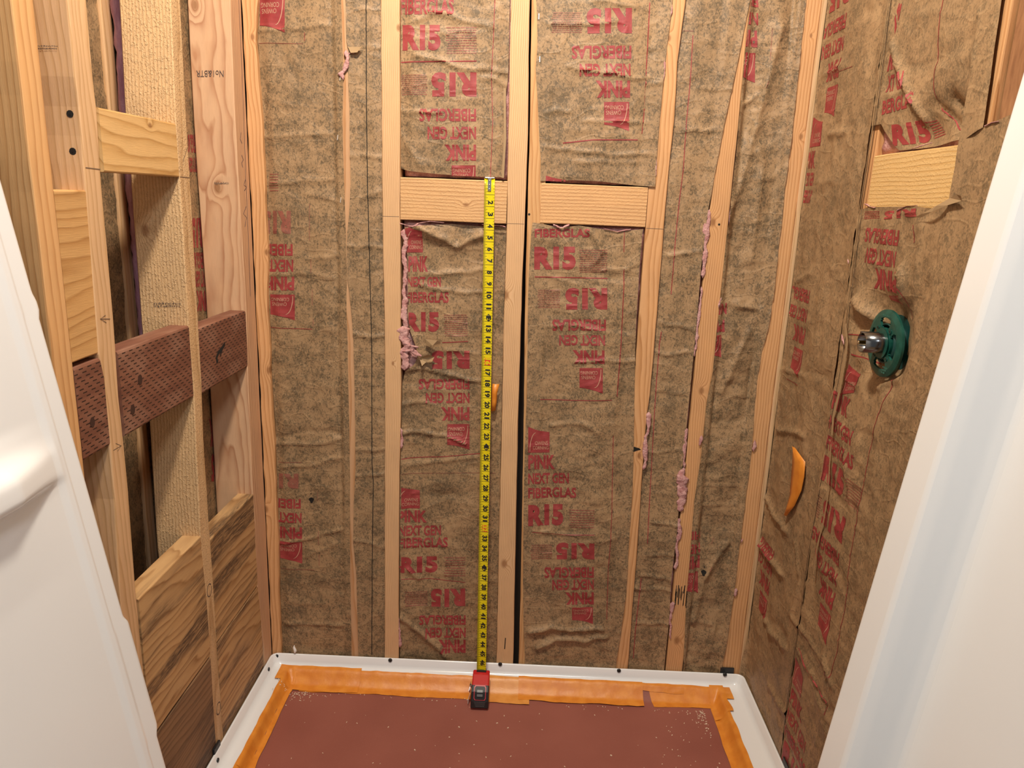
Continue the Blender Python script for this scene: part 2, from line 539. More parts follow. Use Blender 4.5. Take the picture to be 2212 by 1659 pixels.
        h = h + amp * 0.35 * np.clip(rid - 0.82, 0, 1) * 5
        for pts, am, wd in s.cr:
            d = np.full(np.broadcast(a, b).shape, 1e9)
            wob = 0.12 * vnoise(a * 1.1, b * 1.1, s.seed + 3)
            for p0, p1 in zip(pts[:-1], pts[1:]):
                v = p1 - p0; L2 = float(v @ v) + 1e-9
                t = np.clip(((a - p0[0]) * v[0] + (b - p0[1]) * v[1]) / L2, 0, 1)
                d = np.minimum(d, np.hypot(a - p0[0] - t * v[0], b + wob - p0[1] - t * v[1]))
            h = h + am * np.exp(-d / wd)
        if s.extra: h = h + s.extra(a, b)
        for lo, hi, hm in s.over:          # paper lying on a stud cannot sink into it
            l, g = (lo(b) if callable(lo) else lo), (hi(b) if callable(hi) else hi)
            m = sstep(a, l - 0.35, l - 0.12) * sstep(-a, -g - 0.35, -g - 0.12)
            h = h + m * np.maximum(0, hm - h)
        return h

    def keep(s, a, b):
        q, w = s.S(a, b)
        return (q > 0.004) & (q < 0.996) & (b < s.top(a)) & (b > s.bot(a))

    def lay(s, name, v2, faces, mat, eps=0.022, step=0.17, **kw):
        V, Fc = dice(v2, faces, step, s.keep)
        if not Fc: return None
        h = s.H(V[:, 0], V[:, 1]) + eps
        return mesh_obj(name, [s.to(a, b, q) for (a, b), q in zip(V, h)], Fc, M[mat], s.obj, smooth=False, **kw)

    def quad(s, u0, v0, u1, v1, rot):
        q = [at(s.plane, u0, v1), at(s.plane, u1, v1), at(s.plane, u1, v0), at(s.plane, u0, v0)]
        return q[2:] + q[:2] if rot else q

    def word(s, txt, box, rot=True, mat='print', bold=0.045):
        q = s.quad(*box, rot) if len(box) == 4 and not isinstance(box[0], tuple) else box
        v, f = glyphs(txt, 0.06 if '15' in txt else 0.045 if txt in ('PINK', 'INK') else 0.034)
        return s.lay('printed_word', quad_map(v, q), f, mat)

    def logo(s, box, rot=True, mat='print'):
        q = s.quad(*box, rot) if not isinstance(box[0], tuple) else box
        v = np.array([(0, 0), (1, 0), (1, 0.78), (0.80, 0.80), (0.55, 0.84), (0.3, 0.9), (0.12, 0.96), (0, 1.0)], float)
        o = s.lay('printed_logo', quad_map(v, q), [tuple(range(len(v)))], mat)
        if o is None: return
        for t, (x0, y0, x1, y1) in (('OWENS', (0.32, 0.30, 0.92, 0.44)), ('CORNING', (0.22, 0.12, 0.95, 0.26))):
            g, f = glyphs(t, 0.0)
            s.lay('logo_lettering', quad_map(quad_map(g, [(x0, y0), (x1, y0), (x1, y1), (x0, y1)]), q), f, 'print_light', eps=0.034)
        arc = [(0.06 + 0.30 * (1 - math.cos(t)), 0.06 + 0.72 * math.sin(t)) for t in np.linspace(0, 1.5, 9)]
        av, af = [], []
        for i, (x, y) in enumerate(arc):
            av += [(x, y), (x + 0.03, y - 0.008)]
            if i: af.append((2 * i - 2, 2 * i - 1, 2 * i + 1, 2 * i))
        s.lay('logo_arc', quad_map(np.array(av), q), af, 'print_light', eps=0.034)

    def para(s, box, rows=11, mat='print_faint'):
        """the block of small print beside R15: too small to read, so rows of broken strokes"""
        q = s.quad(*box, False) if not isinstance(box[0], tuple) else box
        rg = random.Random(int(abs(q[0][0]) * 100)); vv, ff = [], []
        for k in range(rows):
            y = (k + 0.25) / rows; x = rg.uniform(0, 0.08)
            while x < 0.97:
                w = rg.uniform(0.04, 0.16); x1 = min(1, x + w)
                n = len(vv); vv += [(x, y), (x1, y), (x1, y + 0.42 / rows), (x, y + 0.42 / rows)]; ff.append((n, n + 1, n + 2, n + 3))
                x = x1 + 0.02
        s.lay('small_print', quad_map(np.array(vv), q), ff, mat)

    def line(s, pts, w=0.07, mat='print', name='printed_line'):
        ab = np.array([at(s.plane, u, v) for u, v in pts]) if not isinstance(pts, np.ndarray) else pts
        out = [ab[0]]
        for p, q in zip(ab[:-1], ab[1:]):
            n = max(1, int(np.hypot(*(q - p)) / 0.3))
            out += [p + (q - p) * (k + 1) / n for k in range(n)]
        ab = np.array(out); t = np.gradient(ab, axis=0); t /= np.maximum(np.hypot(t[:, 0], t[:, 1])[:, None], 1e-6)
        nn = np.stack([-t[:, 1], t[:, 0]], 1) * w / 2
        vv = np.concatenate([ab - nn, ab + nn]); k = len(ab)
        return s.lay(name, vv, [(i, i + 1, k + i + 1, k + i) for i in range(k - 1)], mat, eps=0.045 if name == 'seam' else 0.026)

    def fuzz(s, pts, w=0.3, seed=0, h=0.05, name='fiberglass_fringe'):
        """pink wool squeezed out along an edge of the paper"""
        ab = np.array([at(s.plane, u, v) for u, v in pts]); out = []
        for p, q in zip(ab[:-1], ab[1:]):
            n = max(1, int(np.hypot(*(q - p)) / 0.07))
            out += [p + (q - p) * k / n for k in range(n)]
        ab = np.array(out + [ab[-1]]); V, Fc = [], []; N = 11
        for k, (a, b) in enumerate(ab):
            en = min(1, 0.15 + k * 0.25, 0.15 + (len(ab) - 1 - k) * 0.25)
            wl = w * (0.55 + 0.6 * abs(float(fbm(b * 0.5 + a, seed, seed, 2)))) * en
            off = 0.35 * w * float(fbm(b * 1.1, a * 0.2, seed + 3))
            for i in range(N):
                t = 2 * math.pi * i / N
                j = 0.85 + 0.5 * float(fbm(b * 2.2 + math.cos(t) * 0.9, math.sin(t) * 0.9 + seed, seed + 9, 3))
                V.append(s.to(a + off + wl * 0.75 * math.cos(t) * j, b + 0.04 * float(vnoise(b * 9, i * 1.7, seed)), h + wl * 0.3 * math.sin(t) * j))
        for k in range(len(ab) - 1):
            for i in range(N): Fc.append((k * N + i, k * N + (i + 1) % N, (k + 1) * N + (i + 1) % N, (k + 1) * N + i))
        return mesh_obj(name, V, Fc, M['pink'], s.root)

    def staple(s, u, v, ang=90):
        a, b = at(s.plane, u, v); h = float(s.H(a, b))
        c, q = math.cos(math.radians(ang)), math.sin(math.radians(ang)); L, w = 0.22, 0.03
        V = []
        for dh in (0.0, 0.06):
            for i, j in ((-1, -1), (1, -1), (1, 1), (-1, 1)):
                V.append(s.to(a + c * L * i - q * w * j, b + q * L * i + c * w * j, h + dh))
        mesh_obj('staple', V, [(4, 5, 6, 7), (0, 1, 5, 4), (1, 2, 6, 5), (2, 3, 7, 6), (3, 0, 4, 7)], M['staple'], s.obj, smooth=False)

    def hole(s, u, v, r=0.25):
        a, b = at(s.plane, u, v)
        vv = [(a + r * (0.8 + 0.3 * math.sin(3 * t)) * math.cos(t), b + r * 1.15 * math.sin(t)) for t in np.linspace(0, 2 * math.pi, 13)[:-1]]
        s.lay('puncture', np.array(vv), [tuple(range(12))], 'hole', eps=0.03)


def scribble(plane, box, rows, mat, parent, h, seed=1, name='mill_stamp'):
    """a stamp too faint to read: rows of short broken strokes"""
    to = PLANES[plane][2]; u0, v0, u1, v1 = box; rg = random.Random(seed)
    q = [at(plane, u0, v1, h), at(plane, u1, v1, h), at(plane, u1, v0, h), at(plane, u0, v0, h)]
    vv, ff = [], []
    for k in range(rows):
        x = 0.0
        while x < 0.96:
            w = rg.uniform(0.015, 0.05); y0, y1 = (k + rg.uniform(0.1, 0.4)) / rows, (k + rg.uniform(0.55, 0.9)) / rows; n = len(vv)
            vv += [(x, y0), (x + w, y0), (x + w, y1), (x, y1)]; ff.append((n, n + 1, n + 2, n + 3)); x += w + rg.uniform(0.01, 0.05)
    return mesh_obj(name, [to(a, b, h) for a, b in quad_map(np.array(vv), q)], ff, M[mat], parent, smooth=False)


def mark(plane, pts, w, mat, parent, h=0.012, name='pencil_mark'):
    """a line drawn on a flat board face"""
    to = PLANES[plane][2]
    ab = np.array([at(plane, u, v, h) for u, v in pts]); V, Fc = [], []
    t = np.gradient(ab, axis=0); t /= np.maximum(np.hypot(t[:, 0], t[:, 1])[:, None], 1e-6)
    for (a, b), (c, d) in zip(ab, t):
        V += [to(a + d * w / 2, b - c * w / 2, h), to(a - d * w / 2, b + c * w / 2, h)]
    Fc = [(2 * i, 2 * i + 2, 2 * i + 3, 2 * i + 1) for i in range(len(ab) - 1)]
    return mesh_obj(name, V, Fc, M[mat], parent, smooth=False)


def stamp(plane, txt, box, rot, mat, parent, h=0.012, bold=0.0, name='mill_stamp'):
    to = PLANES[plane][2]; u0, v0, u1, v1 = box
    q = [at(plane, u0, v1, h), at(plane, u1, v1, h), at(plane, u1, v0, h), at(plane, u0, v0, h)]
    if rot: q = q[2:] + q[:2]
    v, f = glyphs(txt, bold)
    return mesh_obj(name, [to(a, b, h) for a, b in quad_map(v, q)], f, M[mat], parent, smooth=False)


# ================================================================== the shell
FLOOR, CEIL = -50.3, 46.0
n = NT('plywood_subfloor'); P = n.geo()
c = n.mix(n.rng(n.noise(n.vmath('MULTIPLY', P, (1, 0.15, 1)), 40, 4), 0.3, 0.7), (0.34, 0.21, 0.11), (0.46, 0.31, 0.17))
M['ply'] = n.p(Base_Color=c, Roughness=0.75)
M['ceil'] = plain('ceiling_drywall', (0.78, 0.77, 0.74), 0.9)
n = NT('plywood_sheathing'); P = n.geo()
c = n.mix(n.rng(n.noise(n.vmath('MULTIPLY', P, (1, 1, 0.25)), 55, 5, 0.6, 1.5), 0.3, 0.7), (0.22, 0.095, 0.04), (0.42, 0.21, 0.095))
M['ply_wall'] = n.p(Base_Color=c, Roughness=0.7)
v, f = box_data(-34, 34, -66, 8, FLOOR - 0.75, FLOOR)
mesh_obj('floor', v, f, M['ply'], smooth=False, kind='structure')
v, f = box_data(-34, 34, -66, 8, CEIL, CEIL + 0.6)
mesh_obj('ceiling', v, f, M['ceil'], smooth=False, kind='structure')
v, f = box_data(-34, 34, 3.6, 4.2, FLOOR, CEIL)
mesh_obj('wall_back', v, f, M['sheathing'], smooth=False, kind='structure')
v, f = box_data(-31.6, -31.0, -66, 3.6, FLOOR, CEIL)
mesh_obj('wall_left', v, f, M['sheathing'], smooth=False, kind='structure')
v, f = box_data(XR + 3.6, XR + 4.2, -66, 3.6, FLOOR, CEIL)
mesh_obj('wall_right', v, f, M['ply_wall'], smooth=False, kind='structure')


def kn(plane, u, v, ctr, r, h=0.0):
    a, b = at(plane, u, v, h)
    return (a - ctr, b - FLOOR, r)


# ================================================================== left wall framing
def wl(name, *a, **k):
    M[name] = wood(name, *a, **k); return M[name]


st0 = lumber('wall_stud', 'L', -29.3, -27.65, FLOOR, CEIL, 3.5,
             wl('stud_yellow', 'Z', (0.72, 0.42, 0.19), (0.46, 0.21, 0.07), spacing=0.3, off=(2.5, 3.0)),
             label='yellow and pinkish wall stud nearest the camera beside the left white panel', cat='stud')
st1 = lumber('wall_stud', 'L', edge('L', [(145, 0), (163, 168), (176, 271), (187, 423), (214, 773), (224, 800), (239, 974), (249, 1089), (258, 1280)]),
             edge('L', [(187, 0), (201, 168), (209, 225), (217, 366), (224, 450), (246, 689), (257, 863), (266, 945), (278, 1060), (289, 1220), (301, 1353)]),
             FLOOR, CEIL, 3.5, wl('stud_pale_a', 'Z', PALE, PALEL, spacing=0.28, off=(2.2, 3.5), wob=0.5),
             label='pale left wall stud with two screw holes, left end of the upper block', cat='stud')
st2 = lumber('wall_stud', 'L', edge('L', [(369, 0), (380, 268), (389, 380), (391, 429), (408, 710), (418, 830), (435, 1190), (446, 1296), (455, 1440), (462, 1553)]),
             edge('L', [(390, 0), (401, 225), (412, 407), (428, 689), (436, 830), (440, 945), (451, 1118), (459, 1230), (470, 1411), (481, 1565)]),
             FLOOR, CEIL, 3.5, wl('stud_rough', 'Z', (0.70, 0.47, 0.255), (0.46, 0.26, 0.11), spacing=0.24, off=(3.2, 1.0), rough_sawn=1.0,
                                  knots=[(-1.3, 45.6, 0.5)]),
             label='rough-sawn left wall stud in the middle, right end of the upper block', cat='stud')
pink_k = [kn('B', 465, 405, -22.75, 0.55, 2.1), kn('B', 414, 12, -22.75, 0.5, 2.1)]
st3 = lumber('wall_stud', 'L', edge('L', [(498, 0), (507, 225), (515, 380), (532, 675), (535, 800), (547, 1069), (557, 1280), (572, 1411)]),
             -0.0, FLOOR, CEIL, 3.5, wl('stud_pinkish', 'Z', PINKW, PINKL, spacing=0.3, off=(1.2, 5.0), wob=0.55, knots=pink_k),
             label='pinkish stud of the left wall standing in the back left corner', cat='stud')
blue = dict(mat='pen', name='pen_mark')
MY = wl('block_fir', 'Y', (0.72, 0.46, 0.20), (0.42, 0.21, 0.055), spacing=0.42, off=(0.9, 3.4), wob=0.5, knots=[(3.1, 1.1, 0.28)])
lumber('blocking', 'L', -0.95, 2.58, -22.75, -13.35, 1.5, MY, axis='a', h0=-0.03,
       label='short fir block between the pale stud and the rough-sawn stud, upper left', cat='block')
MO = wl('block_orange', 'Y', (0.62, 0.36, 0.145), (0.38, 0.175, 0.05), spacing=0.7, off=(3.0, 2.0), wob=1.0)
lumber('blocking', 'L', -11.15, -2.0, -27.6, -24.55, 1.5, MO, axis='a', h0=-0.05,
       label='wide orange block above the red treated board at far left', cat='block')

# pressure treated boards: red-brown with rows of incisions
n = NT('treated_lumber'); Po = n.obj(); x, y, z = n.sep(n.vmath('MULTIPLY', Po, (1 / I, 1 / I, 1 / I)))
gr = n.noise(n.comb(n.math('MULTIPLY', z, 1.6), x, n.math('MULTIPLY', y, 0.12)), 1.0, 4, 0.6)
bl = n.noise(n.comb(n.math('MULTIPLY', z, 0.5), x, n.math('MULTIPLY', y, 0.3)), 1.0, 3, 0.6)
c = n.mix(n.rng(gr, 0.3, 0.7), (0.14, 0.050, 0.030), (0.25, 0.105, 0.062))
c = n.mix(n.rng(bl, 0.48, 0.7, 0, 0.55), c, (0.34, 0.19, 0.13))
row = n.math('DIVIDE', z, 0.23)
rowi = n.math('FLOOR', row); rf = n.math('FRACT', row)
yy = n.math('ADD', n.math('DIVIDE', y, 0.82), n.math('MULTIPLY', rowi, 0.37))
yf = n.math('FRACT', n.math('ADD', yy, n.math('MULTIPLY', n.noise(n.comb(rowi, 0.0, n.math('MULTIPLY', y, 0.3)), 1.0), 0.25)))
slot = n.math('MULTIPLY', n.math('MULTIPLY', n.math('GREATER_THAN', rf, 0.35), n.math('LESS_THAN', rf, 0.68)), n.math('LESS_THAN', yf, 0.48))
geon = n.t.nodes.new('ShaderNodeNewGeometry').outputs['Normal']
slot = n.math('MULTIPLY', slot, n.math('GREATER_THAN', n.sep(geon)[0], 0.7))
c = n.mix(n.math('MULTIPLY', slot, 0.92), c, (0.022, 0.009, 0.007))
n.bump(n.math('SUBTRACT', n.math('MULTIPLY', gr, 0.4), slot), 0.6, 0.0015)
M['treated'] = n.p(Base_Color=c, Roughness=0.6)
for a0, a1, lab in ((-27.6, -24.6, 'short red treated board under the wide orange block at far left'),
                    (-23.15, -13.5, 'red-brown treated board with incised slots between two left wall studs'),
                    (-12.05, -2.45, 'red-brown treated board with a dark split, ending at the back left corner')):
    o = lumber('treated_board', 'L', -16.95 if a0 > -20 else -16.8, -11.4 if a0 < -20 else -11.9, a0, a1, 1.5, M['treated'], axis='a', h0=-0.02, r=0.16, label=lab, cat='board')
    if a0 > -13:
        mark('L', [(486, 742), (480, 752), (472, 762), (468, 772), (470, 784)], 0.32, 'hole', o, h=0.0, name='split')
        mark('L', [(486, 742), (480, 755), (476, 768)], 0.16, 'hole', o, h=0.004, name='split')
    else:
        for (u, v, rr) in ((303, 820, 0.34), (287, 885, 0.34), (200, 912, 0.3)):
            a, b = at('L', u, v)
            if not (a0 < a < a1): continue
            ring = []
            for q in np.linspace(0, 2 * math.pi, 11)[:-1]: ring.append(PLANES['L'][2](a + rr * 0.8 * math.cos(q), b + rr * math.sin(q), 0.0))
            mesh_obj('knot', ring, [tuple(range(10))], plain('treated_knot', (0.05, 0.02, 0.013), 0.7), o, smooth=False)

STR = dict(stain=(0.09, 0.055, 0.035))
MB1 = wl('board_streaked', 'Y', (0.58, 0.36, 0.17), (0.26, 0.12, 0.04), spacing=0.75, off=(5.0, 0.6), wob=1.3, contrast=1.0, **STR)
MB2 = wl('board_brown', 'Y', (0.30, 0.18, 0.095), (0.13, 0.07, 0.035), spacing=0.45, off=(9.0, 1.0), wob=0.8, stain=(0.07, 0.045, 0.03))
for a0, a1, z0, z1, m, lab in ((-23.4, -13.6, -38.5, -27.85, MB1, 'wide dark-streaked board low between the pale stud and the rough-sawn stud'),
                               (-12.35, -2.45, -38.2, -28.9, MB1, 'wide dark-streaked board low between the rough-sawn stud and the corner'),
                               (-23.4, -13.6, FLOOR, -38.65, MB2, 'dark brown board next to the floor beside the left white panel'),
                               (-12.35, -2.45, FLOOR, -38.3, MB1, 'swirl-grained board next to the floor just left of the shower pan corner')):
    lumber('blocking', 'L', z0, z1, a0, a1, 1.5, m, axis='a', h0=-0.02, label=lab, cat='board')

# what stands behind the open left wall
TOPK = CEIL - 0.1
rear = Sheet('insulation_batt', 'kraft-faced insulation seen through the open left wall bays', 'K', -34.0, 6.0, CEIL, FLOOR, hL=0, hM=0, hR=0,
             amp=0.12, seed=50, res=0.35, mat='kraft', pink=False)
rs = lumber('wall_stud', 'K', -11.75, -10.5, FLOOR, CEIL, 3.4, wl('stud_rear', 'Z', PALE, PALEL, spacing=0.3), h0=0.28,
            label='pale stud edge far behind the left wall beside the mauve wool strip', cat='stud')
V, Fc = [], []
zz = np.linspace(-16, CEIL, 120)
for k, b in enumerate(zz):
    w = 0.62 + 0.12 * float(vnoise(b * 0.5, 3, 4))
    for i in range(8):
        t = 2 * math.pi * i / 8
        V.append((XREAR + 0.75 + 0.4 * math.sin(t) * (1 + 0.4 * float(vnoise(b * 2 + i, i, 3))), -10.45 + w * math.cos(t) + 0.12 * float(vnoise(b * .4, 1, 8)), b))
for k in range(len(zz) - 1):
    for i in range(8): Fc.append((k * 8 + i, k * 8 + (i + 1) % 8, (k + 1) * 8 + (i + 1) % 8, (k + 1) * 8 + i))
mesh_obj('insulation_strip', V, Fc, M['mauve'], label='mauve fibreglass strip hanging in the left wall bay behind the studs', cat='insulation')
v, f = box_data(XREAR + 0.1, XREAR + 0.8, -9.1, -7.2, FLOOR, CEIL)  # black box added where the open gap is only dark with shade
mesh_obj('gap_shade_strip', v, f, M['black'], smooth=False, label='black strip painting the shade of the open gap beside the mauve wool behind the rough-sawn stud', cat='strip')
PLANES['K2'] = (0, -24.65, lambda a, b, h: (-24.65 + h, a, b), lambda P: (P[1], P[2]))
rear = Sheet('insulation_batt', 'kraft paper with red print in the bay next to the back left corner', 'K2', -11.2, -1.2, TOPK, FLOOR, hL=0, hM=0, hR=0, amp=0.08, seed=51, res=0.3, pink=False)
for (t, b) in (('R15', (414, 20, 434, 62)), ('R15', (414, 470, 440, 535)), ('FIBERGLAS', (418, 545, 446, 580)), ('NEXT GEN', (420, 585, 448, 620)), ('PINK', (424, 628, 450, 672)),
               ('FIBERGLAS', (405, 290, 428, 330)), ('NEXT GEN', (405, 340, 428, 372)), ('PINK', (452, 905, 470, 965)), ('R15', (455, 980, 475, 1040))):
    rear.word(t, b, True)

# marks on the left wall lumber
e1f, e2f, e3f = (edge('L', p) for p in ([(145, 0), (163, 168), (176, 271), (187, 423)], [(369, 0), (380, 268), (389, 380), (391, 429), (408, 710)], [(498, 0), (507, 225), (515, 380), (532, 675)]))


def on_face(e, u, v, y0):
    b = at('B', u, v, y0)[1]
    return -float(e(b)) + 0.03


stamp('B', 'No1&BTR', (424, 152, 483, 166), True, 'stamp', st3, h=on_face(e3f, 450, 158, 2.2))
scribble('B', (463, 392, 496, 400), 1, 'stamp', st3, h=on_face(e3f, 480, 396, 2.2))
scribble('B', (80, 97, 126, 108), 2, 'stamp', st1, h=on_face(e1f, 100, 102, 25))
scribble('B', (332, 653, 392, 664), 2, 'stamp', st2, h=on_face(e2f, 360, 658, 13.5))
for u, v in ((151, 246), (157, 327)):
    hf = on_face(e1f, u, v, 25.0); a, b = at('B', u, v, hf)
    for rr, mm, hh, nm in ((0.2, 'hole', hf, 'screw_hole'), (0.06, 'screw_dark', hf + 0.01, 'screw')):
        mesh_obj(nm, [(a + rr * math.cos(t), -hh, b + rr * math.sin(t)) for t in np.linspace(0, 2 * math.pi, 11)[:-1]], [tuple(range(10))], M[mm], st1, smooth=False)
mark('L', [(228, 681), (217, 689), (230, 697)], 0.05, 'pencil', st1); mark('L', [(217, 689), (238, 689)], 0.05, 'pencil', st1)
mark('L', [(250, 958), (262, 963), (254, 975)], 0.05, 'pencil', st1); mark('L', [(245, 973), (262, 963)], 0.05, 'pencil', st1)
mark('L', [(185, 362), (217, 366)], 0.05, 'pencil', st1); mark('L', [(389, 382), (410, 384)], 0.05, 'pencil', st2)
mark('L', [(395, 350), (405, 318)], 0.05, 'pencil', st2)
mark('L', [(516, 0), (523, 150), (531, 380), (537, 520), (541, 640)], 0.06, 'pen', st3, h=0.015, name='pen_mark')
mark('L', [(521, 286), (519, 300), (523, 310)], 0.06, 'pen', st3, h=0.015, name='pen_mark')
mark('L', [(522, 335), (526, 345), (522, 352), (525, 362)], 0.06, 'pen', st3, h=0.015, name='pen_mark')
mark('L', [(530, 388), (527, 400), (533, 404), (528, 412)], 0.07, 'pen', st3, h=0.015, name='pen_mark')
mark('L', [(532, 446), (526, 462), (533, 470), (529, 490)], 0.07, 'pen', st3, h=0.015, name='pen_mark')
for pl, u, v, s_ in (('L', 452, 1275, st2), ('L', 472, 1530, st2)):
    a, b = at('L', u, v)
    V, Fc = [], []
    for i, t in enumerate(np.linspace(0.6, 6.6, 18)):
        for rr in (0.42, 0.5): V.append(PLANES['L'][2](a + rr * math.cos(t) * 0.9, b + rr * 1.15 * math.sin(t), 0.015))
        if i: Fc.append((2 * i - 2, 2 * i - 1, 2 * i + 1, 2 * i))
    mesh_obj('knot', V, Fc, M['stamp'], s_, smooth=False)

# ================================================================== back wall framing
def fir(name, spacing, off, knots=(), base=FIR, late=FIRL, **k):
    return wl(name, 'Z', base, late, spacing=spacing, off=off, knots=knots, **k)


bl_e = edge('B', [(556, 0), (552, 83), (556, 140), (560, 200), (565, 260), (570, 350), (573, 440), (575, 500), (579, 556), (576, 642), (582, 729), (583, 816), (591, 920), (595, 1041), (597, 1100), (601, 1182), (602, 1290), (607, 1411)])
sBL = lumber('wall_stud', 'B', -20.98, bl_e, FLOOR, CEIL, 3.5, fir('stud_corner', 0.3, (1.1, 2.2), [kn('B', 583, 800, -20.3, 0.4), kn('B', 576, 1100, -20.3, 0.42), kn('B', 580, 545, -20.2, 0.3), kn('B', 550, 80, -20.2, 0.3)], wob=0.5),
             step=0.6, warp=0.05, label='wavy-edged knotty stud at the left end of the back wall', cat='stud')
s742 = lumber('wall_stud', 'B', -13.15, -11.7, FLOOR, CEIL, 3.5, fir('stud_thin', 0.34, (1.1, 3.2), base=(0.60, 0.355, 0.195)), h0=-0.14,
              label='stud showing only as a thin wavy strip between two sheets of paper', cat='stud')
A_lo = edge('B', [(822, 0), (825, 310), (826, 480), (828, 600), (831, 700), (831, 900), (831, 1400)])
A_hi = edge('B', [(863.5, 0), (864, 480), (866, 800), (866, 900), (863, 1000), (861, 1200), (861, 1410)])
sA = lumber('wall_stud', 'B', A_lo, A_hi, FLOOR, CEIL, 3.5, fir('stud_a', 0.155, (2.6, 2.0), [kn('B', 850, 785, -8.6, 0.22), kn('B', 862, 60, -8.6, 0.3)], base=PALE, late=(0.47, 0.24, 0.09)),
            label='straight-grained pale stud on the left of the tape measure bay', cat='stud')
B_lo = edge('B', [(1103.4, 0), (1098, 300), (1094.7, 480), (1088, 700), (1083.9, 900), (1078, 1150), (1072.9, 1420)])
B_hi = edge('B', [(1144.2, 0), (1140, 300), (1133.8, 480), (1128, 600), (1124, 750), (1119.3, 900), (1113, 1200), (1109, 1420)])
sB = lumber('wall_stud', 'B', B_lo, B_hi, FLOOR, CEIL, 3.5, fir('stud_b', 0.165, (2.8, 2.0), [kn('B', 1100, 638, 2.6, 0.5), kn('B', 1096, 1218, 2.6, 0.5)], base=PALE, late=(0.47, 0.24, 0.09)),
            label='clean stud on the right of the tape measure, black gap on its right side', cat='stud')
C_lo = edge('B', [(1148, 0), (1144, 300), (1138.5, 480), (1135, 600), (1133, 750), (1131, 900), (1126, 1200), (1121, 1420)])
sC = lumber('wall_stud', 'B', C_lo, lambda b: C_lo(b) + 1.5, FLOOR, CEIL, 3.5, fir('stud_c', 0.26, (1.4, 2.6), base=(0.62, 0.36, 0.165)), h0=-0.12,
            label='orange stud right of the black gap, mostly covered by paper', cat='stud')
D_hi = edge('B', [(1482, 0), (1465, 130), (1458, 250), (1447, 350), (1440, 430), (1434, 500), (1422, 650), (1415, 740), (1405, 850), (1398, 900), (1390, 1000), (1383, 1100), (1376, 1200), (1368, 1300), (1358, 1430)])
sD = lumber('wall_stud', 'B', lambda b: D_hi(b) - 1.6, D_hi, FLOOR, CEIL, 3.5, fir('stud_d', 0.3, (1.0, 2.4), [kn('B', 1447, 82, 14.6, 0.3), kn('B', 1378, 985, 14.4, 0.35)], wob=0.5), h0=-0.12,
            label='orange stud to the right of the second block, with a small dark hole lower down', cat='stud')
sE = lumber('wall_stud', 'B', 19.08, 20.8, FLOOR, CEIL, 3.5, fir('stud_e', 0.2, (2.4, 2.0), [kn('B', 1540, 480, 19.9, 0.42), kn('B', 1515, 845, 19.9, 0.4), kn('B', 1462, 1385, 19.9, 0.5)]), h0=-0.12,
            label='stud edged with pink wool and scorched with black streaks near its foot', cat='stud')
sF = lumber('wall_stud', 'B', 24.75, 26.5, FLOOR, CEIL, 3.5, fir('stud_f', 0.24, (2.2, 2.4), [kn('B', 1728, 295, 25.5, 0.3), kn('B', 1750, 76, 25.5, 0.2)]), h0=-0.12,
            label='orange stud at the right end of the back wall, striped with straight grain', cat='stud')
lumber('wall_stud', 'B', 26.51, 26.93, FLOOR, CEIL, 3.5, fir('stud_f2', 0.3, (1.2, 2.4), base=PALE, late=PALEL), h0=-0.05, r=0.03,
       label='pale stud edge squeezed into the back right corner beside the orange stud', cat='stud')
MX = wl('block_back', 'X', (0.70, 0.43, 0.21), (0.38, 0.18, 0.065), spacing=0.3, off=(4.0, 1.2), wob=0.28, rough_sawn=0.5, knots=[(1.5, 1.1, 0.3)], contrast=1.05)
MX2 = wl('block_back_b', 'X', (0.72, 0.43, 0.205), (0.38, 0.175, 0.065), spacing=0.3, off=(6.0, 0.9), wob=0.18, rough_sawn=0.5, contrast=1.05)
b1 = lumber('blocking', 'B', -3.72, -0.12, float(A_hi(-2)) + 0.04, float(B_lo(-2)) - 0.03, 1.5, MX, axis='a', label='short block between two studs with the tape measure hooked over it', cat='block')
b2 = lumber('blocking', 'B', -3.6, -0.2, 4.42, float(D_hi(-2)) - 1.65, 1.5, MX2, axis='a', h0=-0.05, label='short block with close straight grain, right of the doubled studs', cat='block')
mark('B', [(826, 467), (862, 468)], 0.04, 'pencil', sA); mark('B', [(1094, 483), (1132, 484)], 0.04, 'pencil', sB)
mark('B', [(1396, 493), (1434, 495)], 0.04, 'pencil', sD, h=-0.1)
mark('B', [(1092, 1378), (1090, 1402)], 0.09, 'hole', sB, name='slit')
for (u, v, s_, hh) in ((1554, 485, sE, -0.1), (1143, 463, sC, -0.1)):
    a, b = at('B', u, v)
    mesh_obj('nail_hole', [(a + 0.1 * math.cos(t), -hh, b + 0.1 * math.sin(t)) for t in np.linspace(0, 2 * math.pi, 9)[:-1]], [tuple(range(8))], M['hole'], s_, smooth=False)
a, b = at('B', 1376, 971)
mesh_obj('knot_hole', [(a + x, 0.1, b + z) for x, z in ((-0.36, 0.25), (-0.1, 0.18), (0.22, 0.1), (0.4, -0.05), (0.1, -0.12), (-0.3, -0.28))][::-1], [tuple(range(6))], M['hole'], sD, smooth=False)
rg = random.Random(4)
for k in range(14):
    u0 = 1462 + (k % 5) * 6 - rg.uniform(0, 2); v0 = 1262 + rg.uniform(0, 25); v1 = v0 + rg.uniform(12, 36)
    mark('B', [(u0, v0), (u0 - 3, v1)], rg.uniform(0.04, 0.1), 'hole', sE, h=-0.1, name='scorch_mark')

